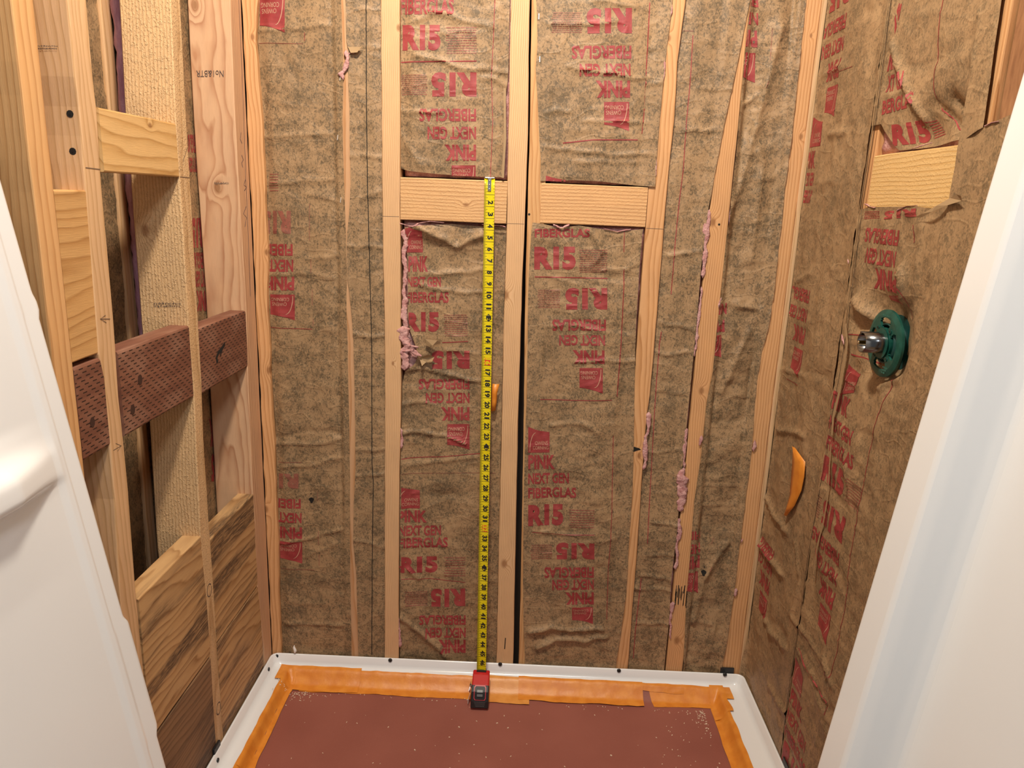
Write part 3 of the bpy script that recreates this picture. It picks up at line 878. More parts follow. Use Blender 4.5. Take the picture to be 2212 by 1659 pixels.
# ================================================================== back wall insulation
BOT = -48.6
TOPZ = CEIL - 0.1
strip_l = [(736.8, 0), (739.6, 101), (742, 150), (739.6, 260), (741, 333), (744, 405), (747, 506), (749, 585), (748, 671), (750, 700), (751, 758), (754, 920), (756, 1025), (756, 1245), (759, 1370), (759, 1410)]
strip_r = [(746, 0), (748, 87), (752, 105), (752, 180), (755, 231), (755.6, 318), (757.6, 390), (754, 463), (749.5, 506), (750, 600), (754, 628), (760, 686), (763, 730), (765, 800), (767, 900), (768, 1016), (764, 1088), (763, 1166), (770, 1245), (774, 1414)]
P1 = Sheet('insulation_batt', 'wide kraft-faced batt at the left end of the back wall with faint red print', 'B', lambda b: bl_e(b) + 0.03, strip_l, TOPZ, BOT,
           hL=-0.5, hM=-0.25, hR=-0.02, tw=0.14, seed=1, over=[(-13.15, -11.7, -0.07)], nrand=9, bay=(-19.4, -13.2, BOT, TOPZ),
           creases=[([(556, 64), (640, 60), (712, 55)], 0.12, 0.2), ([(568, 295), (720, 288)], 0.13, 0.16), ([(580, 395), (722, 386)], 0.12, 0.2),
                    ([(580, 593), (660, 592), (720, 600)], 0.11, 0.16), ([(660, 560), (730, 552)], 0.1, 0.2), ([(595, 962), (680, 960), (735, 950)], 0.13, 0.18),
                    ([(605, 1013), (680, 1005), (735, 990)], 0.12, 0.16), ([(605, 1178), (670, 1165), (738, 1145)], 0.14, 0.18), ([(660, 1205), (720, 1180)], 0.1, 0.2),
                    ([(612, 1350), (740, 1352)], 0.14, 0.18), ([(716, 0), (722, 300), (733, 700), (738, 1100)], -0.07, 0.3), ([(598, 950), (660, 930), (745, 940)], -0.1, 0.4)])
P1.logo((557, -6, 613, 69)); P1.line([(656, 69), (656, 87)], 0.05); P1.line([(555, 91), (653, 93)], 0.04, 'print_faint')
P1.para((578, 373, 600, 414), 7); P1.word('R15', (560, 455, 627, 505), True, 'print_faint')
for t, bx in (('FIBERGLAS', (505, 527, 631, 553)), ('NEXT GEN', (527, 561, 632, 588)), ('PINK', (565, 598, 634, 628))): P1.word(t, bx)
P1.logo((580, 637, 635, 693)); P1.line([(580, 709), (673, 712)], 0.05)
for v0, v1, u in ((440, 520, 667), (560, 590, 670), (625, 660, 673), (690, 705, 675), (1065, 1085, 684), (1150, 1180, 686), (1200, 1225, 688)): P1.line([(u, v0), (u, v1)], 0.045, 'print_faint')
P1.word('R15', (570, 1025, 643, 1057), True, 'print_faint')
for t, bx in (('FIBERGLAS', (528, 1080, 648, 1101)), ('NEXT GEN', (550, 1110, 650, 1132)), ('PINK', (586, 1141, 651, 1166))): P1.word(t, bx, True)
P1.logo((598, 1173, 651, 1220)); P1.line([(603, 1232), (678, 1234)], 0.05, 'print_faint'); P1.line([(598, 1001), (650, 1001)], 0.05, 'print_faint')
P1.hole(671, 1083, 0.27); P1.hole(670, 1069, 0.06)
for u, v in ((729, 297), (736, 432), (735, 168)): P1.staple(u, v, 80)

P2 = Sheet('insulation_flange', 'narrow strip of kraft paper with a dark seam, left of the pale stud', 'B', strip_r, lambda b: A_lo(b) - 0.02, TOPZ, BOT,
           hL=-0.02, hM=-0.12, hR=-0.3, tw=0.25, amp=0.07, seed=2, over=[(-13.15, -11.7, -0.07)], nrand=8, bay=(-11.6, -9.6, BOT, TOPZ),
           creases=[([(752, 530), (790, 530), (826, 537)], 0.14, 0.14), ([(764, 722), (800, 730), (830, 727)], 0.15, 0.15), ([(768, 972), (830, 974)], 0.14, 0.12), ([(768, 1028), (830, 1026)], 0.12, 0.12),
                    ([(765, 1168), (800, 1172), (830, 1188)], 0.12, 0.15), ([(752, 336), (826, 340)], 0.12, 0.14), ([(780, 430), (826, 410)], 0.12, 0.2), ([(770, 20), (822, 22)], 0.1, 0.14), ([(785, 100), (822, 103)], 0.1, 0.1)])
P2.line([(790, -20), (791, 200), (793, 400), (796, 500), (800, 640), (803, 750), (803, 1000), (806, 1040), (804, 1200), (803, 1415)], 0.07, 'hole', 'seam')
# torn corner of the paper with wool hanging out
P2.fuzz([(748, 108), (751, 125), (747, 145), (741, 160)], 0.42, 3)
P2.fuzz([(743, 150), (736, 160), (740, 172)], 0.3, 5); P2.fuzz([(752, 120), (760, 112), (768, 118)], 0.2, 6)
a0, b0 = at('B', 751, 101, 0.1)
mesh_obj('torn_flap', [PLANES['B'][2](a0 + x, b0 + z, h) for x, z, h in ((0, 0, 0.05), (0.9, 0.02, 0.05), (1.25, 0.05, 0.3), (0.85, -0.45, 0.35), (0.3, -0.5, 0.3))], [(0, 4, 3, 1), (1, 3, 2)], M['kraft_edge'], P2.root)

BUL = lambda u, v, r, am, pl='B': (lambda c: (lambda a, b: am * np.exp(-(((a - c[0]) / r[0]) ** 2 + ((b - c[1]) / r[1]) ** 2))))(at(pl, u, v))
P3u = Sheet('insulation_batt', 'upper kraft batt above the block that holds the tape hook', 'B', lambda b: A_hi(b) + 0.02, [(1101, 0), (1098, 150), (1096, 178), (1093, 195), (1092, 300), (1088, 384)], TOPZ,
            [(860, 362), (881, 369), (945, 376), (1046, 382), (1092, 383)], hL=-0.45, hM=-0.2, hR=-0.45, tw=0.13, seed=3, nrand=9, bay=(-7.6, 1.5, -0.0, TOPZ),
            creases=[([(884, 46), (910, 40), (932, 33)], 0.13, 0.13), ([(925, 26), (965, 29), (1000, 42), (1065, 58)], 0.17, 0.14), ([(895, 121), (925, 123), (955, 132), (985, 145), (1020, 149), (1060, 150), (1096, 158)], 0.2, 0.13),
                     ([(1040, 168), (1062, 170), (1080, 176), (1092, 184)], 0.17, 0.12), ([(866, 237), (900, 240), (930, 245), (950, 244)], 0.16, 0.14), ([(866, 290), (890, 330), (910, 360)], 0.12, 0.3), ([(1070, 0), (1066, 90), (1061, 162), (1064, 260), (1059, 376)], -0.07, 0.2)])
P3u.word('FIBERGLAS', (862, -6, 980, 30), False); P3u.word('R15', (868, 52, 951, 108), False); P3u.para((962, 55, 1029, 116)); P3u.line([(864, 133), (1029, 131)], 0.09)
P3u.word('R15', (931, 155, 1029, 208)); P3u.para((864, 159, 922, 205)); P3u.word('FIBERGLAS', (905, 234, 1028, 262)); P3u.word('NEXT GEN', (923, 273, 1028, 301)); P3u.word('PINK', (960, 312, 1028, 347)); P3u.logo((975, 357, 1027, 416))
P3u.line([(1069, -10), (1065, 92), (1061, 162), (1064, 260), (1059, 382)], 0.06)
mark('B', [(1090, 190), (1091, 300), (1086, 384)], 0.2, 'kraft_edge', P3u.root, h=0.3, name='folded_edge')

P3l = Sheet('insulation_batt', 'kraft batt under the tape measure with torn wool at its left edge', 'B',
            [(873, 488), (877, 520), (880, 600), (879, 680), (884, 715), (895, 745), (902, 770), (893, 790), (874, 803), (868, 830), (867, 900), (864, 1000), (863, 1100), (863, 1250), (863, 1420)],
            lambda b: B_lo(b) - 0.03, [(868, 492), (910, 487), (974, 484), (1032, 489), (1093, 492)], BOT, hL=-0.35, hM=-0.55, hR=-0.5, tw=0.1, amp=0.14, seed=4, nrand=16, bay=(-7.6, 1.6, BOT, -3.75),
            creases=[([(905, 615), (950, 628), (990, 630), (1043, 635)], 0.17, 0.15), ([(870, 803), (900, 801), (935, 803), (975, 815), (1010, 823), (1036, 826)], 0.2, 0.15), ([(868, 874), (915, 872), (935, 878)], 0.16, 0.13),
                     ([(868, 941), (890, 935), (930, 938), (960, 945), (1005, 963)], 0.2, 0.15), ([(920, 595), (980, 592), (1040, 585)], 0.14, 0.2), ([(960, 760), (1035, 768)], 0.12, 0.2), ([(878, 1010), (950, 1000), (1030, 990)], 0.13, 0.2),
                     ([(900, 490), (960, 520), (985, 535), (1040, 510)], 0.42, 0.5), ([(868, 1340), (905, 1368), (960, 1420)], 0.3, 0.35), ([(880, 1235), (905, 1255)], 0.2, 0.25)],
            extra=lambda a, b, c=at('B', 930, 505): 0.35 * np.exp(-(((a - c[0]) / 3.5) ** 2 + ((b - c[1] - 0.4) / 0.9) ** 2)))
P3l.logo((875, 486, 912, 546), False); P3l.word('PINK', (881, 554, 923, 588), False); P3l.word('NEXT GEN', (879, 599, 951, 621), False); P3l.word('FIBERGLAS', (876, 632, 968, 656), False); P3l.word('R15', (874, 676, 947, 719), False)
P3l.para((957, 680, 1009, 729)); P3l.line([(954, 742), (1010, 740)], 0.08); P3l.word('R15', (930, 760, 1013, 800)); P3l.word('FIBERGLAS', (902, 822, 1013, 845)); P3l.word('NEXT GEN', (918, 852, 1013, 875)); P3l.word('PINK', (951, 883, 1013, 912))
P3l.logo((965, 920, 1013, 976)); P3l.line([(866, 995), (950, 990), (1036, 984)], 0.07); P3l.line([(866, 1028), (960, 1026), (1070, 1026)], 0.035, 'print_faint')
P3l.logo((856, 1053, 905, 1103), False); P3l.word('PINK', (858, 1107, 921, 1133), False); P3l.word('NEXT GEN', (861, 1140, 951, 1162), False); P3l.word('FIBERGLAS', (860, 1166, 966, 1188), False); P3l.word('R15', (861, 1207, 944, 1242), False)
P3l.para((958, 1207, 1004, 1251), 8); P3l.line([(866, 1255), (930, 1255), (1004, 1263)], 0.06); P3l.word('R15', (929, 1276, 1004, 1315)); P3l.para((872, 1281, 922, 1314), 8)
P3l.word('FIBERGLAS', (904, 1334, 1005, 1355)); P3l.word('NEXT GEN', (918, 1361, 1005, 1383)); P3l.word('PINK', (946, 1387, 1005, 1416))
P3l.fuzz([(866, 482), (880, 486), (895, 490), (905, 482), (930, 478), (960, 481)], 0.3, 1, 0.0); P3l.fuzz([(1040, 485), (1062, 487), (1080, 488), (1090, 490)], 0.22, 2, 0.0)
P3l.fuzz([(870, 495), (873, 530), (874, 600), (874, 680), (876, 720)], 0.42, 4, -0.25)
P3l.fuzz([(868, 705), (874, 740), (878, 770), (872, 800)], 0.85, 7, -0.1); P3l.fuzz([(872, 760), (890, 755), (900, 766), (908, 770)], 0.45, 8, 0.05); P3l.fuzz([(885, 745), (896, 748), (902, 752)], 0.4, 9, 0.1)
P3l.fuzz([(866, 925), (867, 950), (866, 970)], 0.2, 10, -0.15); P3l.fuzz([(861, 1335), (862, 1365), (861, 1400)], 0.25, 11, -0.15)
for pts in ([(905, 775), (925, 765), (938, 772), (934, 780), (920, 783), (912, 790)], [(918, 733), (945, 735), (952, 742), (935, 746), (920, 744)]):
    ab = [at('B', u, v) for u, v in pts]
    mesh_obj('torn_flap', [PLANES['B'][2](a, b, -0.2 + 0.35 * (i % 2)) for i, (a, b) in enumerate(ab)][::-1], [tuple(range(len(ab)))], M['kraft_edge'], P3l.root, smooth=False)

c_left_u = [(1158, 0), (1160, 30), (1161, 100), (1157, 150), (1162, 230), (1165, 300), (1168, 345), (1167, 392)]
P4u = Sheet('insulation_batt', 'upper kraft batt above the second block with upside-down red print', 'B', c_left_u, [(1453, 0), (1446, 60), (1440, 110), (1433, 170), (1425, 260), (1419, 330), (1415, 402)], TOPZ,
            [(1166, 391), (1185, 391), (1240, 389), (1300, 392), (1375, 401), (1420, 404)], hL=0.02, hM=-0.05, hR=0.02, tw=0.12, seed=5, over=[(C_lo, lambda b: C_lo(b) + 1.5, -0.05), (lambda b: D_hi(b) - 1.6, D_hi, -0.05)], nrand=10, bay=(5.2, 13.7, -0.1, TOPZ),
            creases=[([(1228, 147), (1265, 150), (1300, 156), (1340, 163), (1400, 170)], 0.2, 0.13), ([(1180, 241), (1203, 237), (1230, 241)], 0.13, 0.13), ([(1260, 264), (1300, 261), (1340, 260), (1400, 264)], 0.12, 0.13),
                     ([(1180, 319), (1205, 324), (1265, 326), (1330, 335), (1400, 332)], 0.16, 0.15), ([(1285, 0), (1330, 6), (1375, 15)], 0.15, 0.15), ([(1190, 52), (1250, 50), (1330, 46)], 0.13, 0.2), ([(1400, 30), (1410, 60), (1398, 150), (1393, 240), (1385, 330), (1376, 400)], -0.1, 0.12),
                     ([(1395, 182), (1430, 176)], 0.14, 0.13), ([(1250, 350), (1330, 350), (1375, 352)], 0.1, 0.12)])
P4u.word('R15', (1267, 17, 1365, 72)); P4u.para((1190, 25, 1257, 71)); P4u.word('FIBERGLAS', (1235, 98, 1364, 127)); P4u.word('NEXT GEN', (1252, 137, 1362, 165)); P4u.word('PINK', (1287, 174, 1361, 211)); P4u.logo((1305, 220, 1359, 283))
P4u.line([(1216, 309), (1280, 302), (1378, 302)], 0.09); P4u.logo((1179, 379, 1231, 425), False); P4u.line([(1404, 5), (1397, 145), (1393, 231), (1387, 289)], 0.08)
for u, v in ((1164, 36), (1166, 128)): P4u.staple(u, v, 90)
d_left = [(1392, 488), (1388, 500), (1380, 600), (1374, 700), (1371, 800), (1369, 950), (1366, 1060), (1360, 1150), (1353, 1280), (1341, 1370), (1331, 1430)]
P4l = Sheet('insulation_batt', 'lower kraft batt under the second block with two printed columns', 'B',
            [(1150, 483), (1148, 500), (1144, 560), (1141, 640), (1140, 720), (1138, 860), (1136, 900), (1133, 1000), (1131, 1100), (1130, 1250), (1131, 1350), (1134, 1420)], d_left,
            [(1148, 480), (1180, 485), (1210, 493), (1250, 487), (1300, 495), (1335, 501), (1395, 494)], BOT, hL=0.02, hM=-0.12, hR=0.02, tw=0.1, amp=0.14, seed=6, over=[(C_lo, lambda b: C_lo(b) + 1.5, -0.05), (lambda b: D_hi(b) - 1.6, D_hi, -0.05)], nrand=20, bay=(5.2, 13.6, BOT, -3.65),
            creases=[([(1240, 782), (1290, 778), (1330, 783), (1375, 776)], 0.15, 0.13), ([(1300, 585), (1345, 584), (1375, 570)], 0.13, 0.16), ([(1270, 500), (1295, 525), (1300, 545), (1290, 565)], 0.18, 0.18), ([(1160, 500), (1180, 560), (1186, 620), (1200, 800)], 0.12, 0.35),
                     ([(1345, 600), (1340, 760), (1328, 860), (1325, 940)], 0.1, 0.25), ([(1145, 1365), (1190, 1355), (1240, 1362), (1300, 1358)], 0.3, 0.3), ([(1160, 1400), (1200, 1380), (1260, 1385), (1310, 1375)], 0.3, 0.25), ([(1190, 920), (1260, 915), (1290, 935)], 0.13, 0.18),
                     ([(1150, 1150), (1285, 1158)], 0.1, 0.15), ([(1300, 1090), (1318, 1180), (1310, 1260), (1300, 1400)], 0.12, 0.2), ([(1200, 600), (1320, 640)], 0.1, 0.25), ([(1160, 712), (1220, 700), (1300, 715)], 0.1, 0.18)])
P4l.word('FIBERGLAS', (1155, 494, 1274, 513), False); P4l.word('R15', (1154, 533, 1244, 583), False); P4l.para((1251, 538, 1312, 590)); P4l.line([(1155, 598), (1313, 602)], 0.09); P4l.word('R15', (1221, 622, 1312, 669)); P4l.para((1161, 625, 1210, 666))
P4l.word('FIBERGLAS', (1193, 690, 1309, 715)); P4l.word('NEXT GEN', (1208, 724, 1307, 747)); P4l.word('PINK', (1237, 757, 1306, 786)); P4l.logo((1252, 795, 1302, 850)); P4l.line([(1167, 863), (1240, 866), (1322, 865)], 0.07)
P4l.line([(1349, 500), (1348, 545)], 0.06); P4l.line([(1348, 582), (1348, 614), (1345, 671), (1341, 747), (1336, 816), (1333, 857)], 0.08)
P4l.logo((1141, 922, 1187, 978), False); P4l.word('PINK', (1141, 983, 1199, 1014), False); P4l.word('NEXT GEN', (1141, 1022, 1229, 1046), False); P4l.word('FIBERGLAS', (1141, 1054, 1245, 1077), False); P4l.word('R15', (1141, 1091, 1217, 1137), False)
P4l.para((1229, 1100, 1284, 1142), 8); P4l.line([(1149, 1150), (1220, 1156), (1284, 1155)], 0.06); P4l.word('R15', (1201, 1173, 1284, 1209)); P4l.para((1145, 1176, 1193, 1209), 8); P4l.word('FIBERGLAS', (1176, 1226, 1283, 1250)); P4l.word('NEXT GEN', (1193, 1253, 1283, 1276))
P4l.word('PINK', (1221, 1281, 1283, 1308)); P4l.logo((1236, 1314, 1281, 1349)); P4l.line([(1325, 941), (1323, 1025), (1322, 1104), (1319, 1166), (1314, 1229), (1311, 1339)], 0.06)
P4l.fuzz([(1196, 484), (1210, 492), (1222, 490), (1232, 484)], 0.28, 12, 0.05); P4l.fuzz([(1305, 494), (1335, 501), (1362, 495)], 0.24, 13, 0.0)
P4u.fuzz([(1452, 10), (1447, 40)], 0.16, 15, 0.0); P4u.fuzz([(1436, 130), (1432, 175)], 0.16, 16, 0.0); P4u.fuzz([(1418, 330), (1416, 380)], 0.12, 17, 0.0)

e_left = [(1620, 0), (1600, 100), (1590, 150), (1568, 250), (1547, 360), (1536, 420), (1527, 470), (1514, 580), (1506, 680), (1497, 780), (1488, 870), (1482, 930), (1470, 1050), (1462, 1150), (1450, 1250), (1446, 1330), (1436, 1430)]
P5 = Sheet('insulation_batt', 'narrow kraft strip with one long red line, between two orange studs', 'B', lambda b: D_hi(b) + 0.02, e_left, TOPZ, BOT, hL=-0.45, hM=-0.25, hR=0.03, tw=0.2, amp=0.1, seed=7, over=[(19.08, 20.8, -0.05)], nrand=14, bay=(15.6, 19.0, BOT, TOPZ),
           creases=[([(1480, 282), (1545, 280)], 0.14, 0.13), ([(1440, 553), (1510, 545)], 0.14, 0.12), ([(1428, 700), (1460, 704), (1500, 712)], 0.15, 0.12), ([(1418, 763), (1445, 768), (1490, 762)], 0.14, 0.12), ([(1408, 1130), (1430, 1133), (1465, 1137)], 0.14, 0.13),
                    ([(1370, 1274), (1450, 1277)], 0.16, 0.12), ([(1375, 1350), (1440, 1348)], 0.14, 0.14), ([(1505, 190), (1580, 190)], 0.1, 0.15), ([(1385, 1245), (1452, 1254)], 0.14, 0.14), ([(1400, 980), (1470, 975)], 0.1, 0.13), ([(1400, 1203), (1455, 1200)], 0.1, 0.13), ([(1420, 845), (1480, 850)], 0.1, 0.13)])
P5.line([(1498, 75), (1491, 188), (1484, 260), (1477, 367), (1468, 440), (1458, 541), (1451, 637)], 0.07); P5.line([(1430, 718), (1426, 744), (1420, 816), (1414, 900), (1408, 1010), (1403, 1094), (1399, 1176)], 0.07); P5.line([(1386, 1251), (1373, 1370), (1369, 1425)], 0.07)
P5.line([(1478, 64), (1500, 66)], 0.04, 'print_faint')
P5.fuzz([(1532, 452), (1527, 500), (1521, 560), (1517, 600)], 0.34, 21, -0.05); P5.fuzz([(1515, 620), (1508, 700), (1500, 770)], 0.26, 22, -0.05); P5.fuzz([(1482, 925), (1479, 980), (1476, 1010)], 0.3, 23, 0.0); P5.fuzz([(1476, 1010), (1473, 1060), (1470, 1105)], 0.5, 24, 0.02)
P5.fuzz([(1468, 1120), (1464, 1170), (1459, 1230)], 0.32, 25, 0.0); P5.fuzz([(1453, 1300), (1448, 1340), (1446, 1380)], 0.3, 26, 0.0); P5.fuzz([(1402, 890), (1398, 940), (1393, 990), (1390, 1015)], 0.26, 27, 0.0)

f_left = [(1742, 0), (1735, 60), (1722, 180), (1712, 280), (1704, 340), (1696, 400), (1690, 470), (1681, 540), (1671, 640), (1661, 700), (1646, 760), (1636, 820), (1631, 870), (1627, 930), (1622, 990), (1612, 1070), (1605, 1130), (1595, 1200), (1585, 1290), (1571, 1380), (1560, 1440)]
e_right = [(1622, 0), (1614, 60), (1607, 130), (1599, 230), (1590, 330), (1579, 420), (1570, 500), (1561, 600), (1553, 680), (1546, 740), (1540, 800), (1526, 870), (1521, 920), (1512, 1000), (1500, 1080), (1493, 1170), (1487, 1250), (1481, 1330), (1477, 1430)]
cb6 = at('B', 1640, 400)
P6 = Sheet('insulation_batt', 'loose bulging kraft sheet next to the right end stud of the back wall', 'B', e_right, f_left, TOPZ, BOT, hL=0.0, hM=-0.45, hR=0.0, tw=0.12, amp=0.22, seed=8, over=[(19.08, 20.8, -0.05), (24.75, 26.9, -0.05)], nrand=14, bay=(20.85, 24.7, BOT, TOPZ),
           creases=[([(1690, 60), (1665, 150), (1640, 250), (1600, 400), (1570, 480)], 0.4, 0.7), ([(1640, 330), (1650, 350), (1640, 420), (1625, 560)], 0.3, 0.5), ([(1610, 225), (1635, 205)], 0.25, 0.15), ([(1600, 660), (1640, 670), (1645, 690)], 0.25, 0.25),
                    ([(1620, 720), (1600, 760), (1560, 850)], 0.25, 0.4), ([(1575, 1180), (1545, 1215), (1520, 1260), (1500, 1350)], 0.3, 0.35), ([(1545, 1360), (1530, 1420)], 0.2, 0.2), ([(1640, 750), (1625, 800), (1618, 870)], -0.25, 0.12)])
P6.word('NEXT GEN', (1532, 26, 1640, 53)); P6.word('PINK', (1568, 64, 1638, 101)); P6.logo((1583, 113, 1634, 177)); P6.word('FIBERGLAS', (1520, -12, 1641, 14))
P6.word('NEXT GEN', (1475, 655, 1572, 680)); P6.word('PINK', (1502, 692, 1567, 718)); P6.logo((1512, 724, 1559, 773))
P6.word('FIBERGLAS', (1410, 1148, 1515, 1167)); P6.word('NEXT GEN', (1424, 1176, 1514, 1197)); P6.word('PINK', (1452, 1202, 1513, 1230)); P6.logo((1463, 1238, 1509, 1284))
for u, v0, v1 in ((1670, 60, 130), (1660, 175, 190), (1545, 1165, 1180), (1538, 1225, 1240)): P6.line([(u, v0), (u - 6, v1)], 0.04, 'print_faint')
P6.hole(1521, 1240, 0.27); P6.hole(1523, 1228, 0.07)
P6.fuzz([(1558, 640), (1554, 665)], 0.2, 31, 0.0); P6.fuzz([(1514, 940), (1509, 962)], 0.32, 32, 0.08); P6.fuzz([(1630, 950), (1626, 975)], 0.24, 33, 0.05); P6.fuzz([(1590, 1270), (1586, 1288)], 0.22, 34, 0.05); P6.fuzz([(1604, 1163), (1600, 1172)], 0.16, 35, 0.05)

# ================================================================== right wall framing and insulation
sR1 = lumber('wall_stud', 'R', 10.7, 12.4, FLOOR, CEIL, 3.5, fir('stud_r1', 0.3, (1.4, 2.0)), h0=-0.2, label='right wall stud under the paper fold, bare only beside the right block', cat='stud')
sR2 = lumber('wall_stud', 'R', 23.6, 25.4, FLOOR, CEIL, 3.5, fir('stud_r2', 0.26, (1.8, 2.0)), h0=-0.2, label='right wall stud bare at the top near the right white panel', cat='stud')
MR = wl('block_right', 'Y', (0.74, 0.50, 0.225), (0.52, 0.29, 0.09), spacing=0.28, off=(3.0, 0.8), wob=0.4, rough_sawn=0.45)
lumber('blocking', 'R', -1.35, 2.15, 12.5, 23.5, 1.5, MR, axis='a', h0=-0.12, label='rough yellow block let into the right wall above the green valve', cat='block')
corner_r = [(1786, 0), (1782, 60), (1769, 130), (1771, 180), (1766, 250), (1762, 350), (1757, 420), (1755, 450), (1745, 560), (1722, 630), (1706, 680), (1696, 760), (1686, 820), (1680, 870), (1678, 910), (1672, 970), (1661, 1050), (1648, 1100), (1636, 1190), (1628, 1260), (1618, 1350), (1600, 1430)]
ce = edge('B', corner_r)
FOLD = 11.6
# the right wall paper turns the corner onto the back stud: a negative a means on the back wall
def wrap_to(a, b, h):
    """right wall plane, rolled onto the back wall within half an inch of the corner"""
    a = np.asarray(a, float); b = np.asarray(b, float); h = np.asarray(h, float)
    r = 0.5
    th = np.clip((r - a) / r, 0, 2.4)           # 0 on the wall, grows towards the back wall
    k = np.clip(th, 0, 1) * (math.pi / 2)
    on = a >= r
    over = np.maximum(0, -a)                     # length lying on the back wall
    xw = np.where(on, XR - h, XR - r + (r - h) * np.cos(k) - over)
    yw = np.where(on, -a, -r + (r - h) * np.sin(k) - 0.02)
    return xw, yw, b + 0 * a


PLANES['W'] = (0, XR, wrap_to, lambda P: (-P[1], P[2]))
_bz = np.linspace(-49, 16, 60)
p7_left = lambda b: np.minimum(0.3, 0.5 - (XR - ce(b)))
P7 = Sheet('insulation_batt', 'kraft batt wrapping out of the back right corner behind the orange tape scrap', 'W', p7_left, const(FOLD), TOPZ, BOT, hL=0.0, hM=-0.02, hR=0.06, tw=0.08, amp=0.13, seed=9, over=[(10.7, 12.4, -0.1)], nrand=12, res=0.2, mat='kraft_thin', crand=0.13,
           creases=[([(1681, 928), (1705, 932), (1740, 942)], 0.25, 0.2), ([(1655, 1075), (1672, 1110), (1700, 1150)], 0.3, 0.25), ([(1640, 1170), (1655, 1195), (1690, 1240)], 0.35, 0.3), ([(1650, 1335), (1670, 1370), (1700, 1400)], 0.3, 0.25),
                    ([(1790, 290), (1830, 285)], 0.2, 0.25), ([(1780, 160), (1830, 140)], 0.15, 0.2), ([(1720, 610), (1750, 590)], 0.2, 0.2), ([(1715, 1170), (1722, 1240)], 0.2, 0.18), ([(1725, 1260), (1710, 1330), (1730, 1360)], 0.2, 0.18), ([(1660, 1480), (1700, 1540)], 0.25, 0.25), ([(1690, 800), (1740, 812)], 0.15, 0.2)])


def wrow(sh, txt, a_start, b, wdt, hgt, rot=True, mat='print'):
    """a line of print on the right wall, laid out in inches from the start of the word"""
    if rot: q = [(a_start, b + hgt / 2), (a_start - wdt, b + hgt / 2), (a_start - wdt, b - hgt / 2), (a_start, b - hgt / 2)]
    else: q = [(a_start, b - hgt / 2), (a_start + wdt, b - hgt / 2), (a_start + wdt, b + hgt / 2), (a_start, b + hgt / 2)]
    if txt == 'LOGO': sh.logo(q, rot, mat)
    elif txt == 'PARA': sh.para(q, 9)
    else: sh.word(txt, q, rot, mat)


def wblock(sh, a, b, rot=True, rows=('R15', 'FIBERGLAS', 'NEXT GEN', 'PINK', 'LOGO'), mat='print'):
    """the repeated print block; rotated blocks hang from b, upright ones start with the logo"""
    dim = {'R15': (3.9, 2.0), 'FIBERGLAS': (4.9, 1.1), 'NEXT GEN': (4.2, 1.1), 'PINK': (2.75, 1.4), 'LOGO': (2.1, 2.4)}
    z = b
    for t in (rows if rot else rows[::-1]):
        w, h = dim[t]
        wrow(sh, t, a, z - h / 2, w, h, rot, mat)
        if t == 'R15':
            z -= 0.25; wrow(sh, 'PARA', a - 6.6 if rot else a + 4.3, z + 0.2 - h / 2, 2.3, 1.8, False)
        z -= h + 0.5


for (u, v, rw) in ((1842, -60, 5), (1748, 628, 4), (1670, 1190, 4)):
    a, b = at('R', u, v)
    wblock(P7, a, b, True, rows=('R15', 'FIBERGLAS', 'NEXT GEN', 'PINK', 'LOGO')[5 - rw:])
for t, (u, v) in (('LOGO', (1763, 253)), ('PINK', (1760, 326)), ('NEXT GEN', (1757, 372)), ('FIBERGLAS', (1750, 410))):
    a, b = at('R', u, v); w_, h_ = {'LOGO': (2.1, 2.4), 'PINK': (2.75, 1.4), 'NEXT GEN': (4.2, 1.1), 'FIBERGLAS': (4.9, 1.1)}[t]
    wrow(P7, t, 0.35 if t == 'LOGO' else 0.1, b - h_ / 2, w_ if t == 'LOGO' else 1.6, h_, False)
P7.line([(1795, 162), (1842, 143)], 0.06, 'print_faint'); P7.line([(1700, 818), (1722, 832)], 0.07)

e8 = const(FOLD + 0.02)
r2 = [(2172, 0), (2150, 120), (2137, 200), (2128, 262), (2112, 275), (2092, 330), (2090, 420), (2083, 480), (2068, 700), (2040, 900)]
P8u = Sheet('insulation_batt', 'kraft batt above the right block, pushed in and torn over its corner', 'R', e8, 23.7, TOPZ, [(1903, 268), (1920, 300), (1935, 325), (1955, 322), (2000, 315), (2030, 305), (2080, 292)], hL=0.05, hM=0.0, hR=0.06, tw=0.1, amp=0.13, seed=10, over=[(10.7, 12.4, -0.1), (23.6, 25.4, -0.1)], nrand=8, res=0.2, mat='kraft_thin',
            bay=(12.5, 23.5, 2.2, TOPZ), crand=0.12,
            creases=[([(1928, 95), (1940, 140), (1965, 210), (1985, 260)], 0.3, 0.25), ([(2045, 215), (2060, 240), (2085, 270)], -0.45, 0.5), ([(2120, 20), (2105, 130), (2095, 230)], 0.14, 0.16), ([(2010, 220), (2030, 250), (2050, 285)], -0.25, 0.35)],
            extra=lambda a, b, c=at('R', 2010, 290), d=at('R', 1950, 290): -0.9 * np.exp(-(((a - c[0]) / 4.0) ** 2 + ((b - c[1]) / 1.6) ** 2)))
q = [at('R', *p) for p in ((1905, 249), (1974, 228), (1972, 196), (1908, 218))]; P8u.word('BERGLAS', q)
q = [at('R', *p) for p in ((1913, 200), (1957, 190), (1953, 152), (1917, 164))]; P8u.word('XT GEN', q)
q = [at('R', *p) for p in ((1915, 155), (1934, 148), (1930, 108), (1921, 120))]; P8u.word('INK', q)
q = [at('R', *p) for p in ((1925, 316), (1984, 306), (1980, 258), (1925, 270))]; P8u.word('R15', q)
q = [at('R', *p) for p in ((1990, 300), (2012, 290), (2000, 256), (1984, 262))]; P8u.para(q, 7, 'print')
q = [at('R', *p) for p in ((1933, 75), (1946, 8), (1940, 5), (1932, 40))]; P8u.word('15', q)
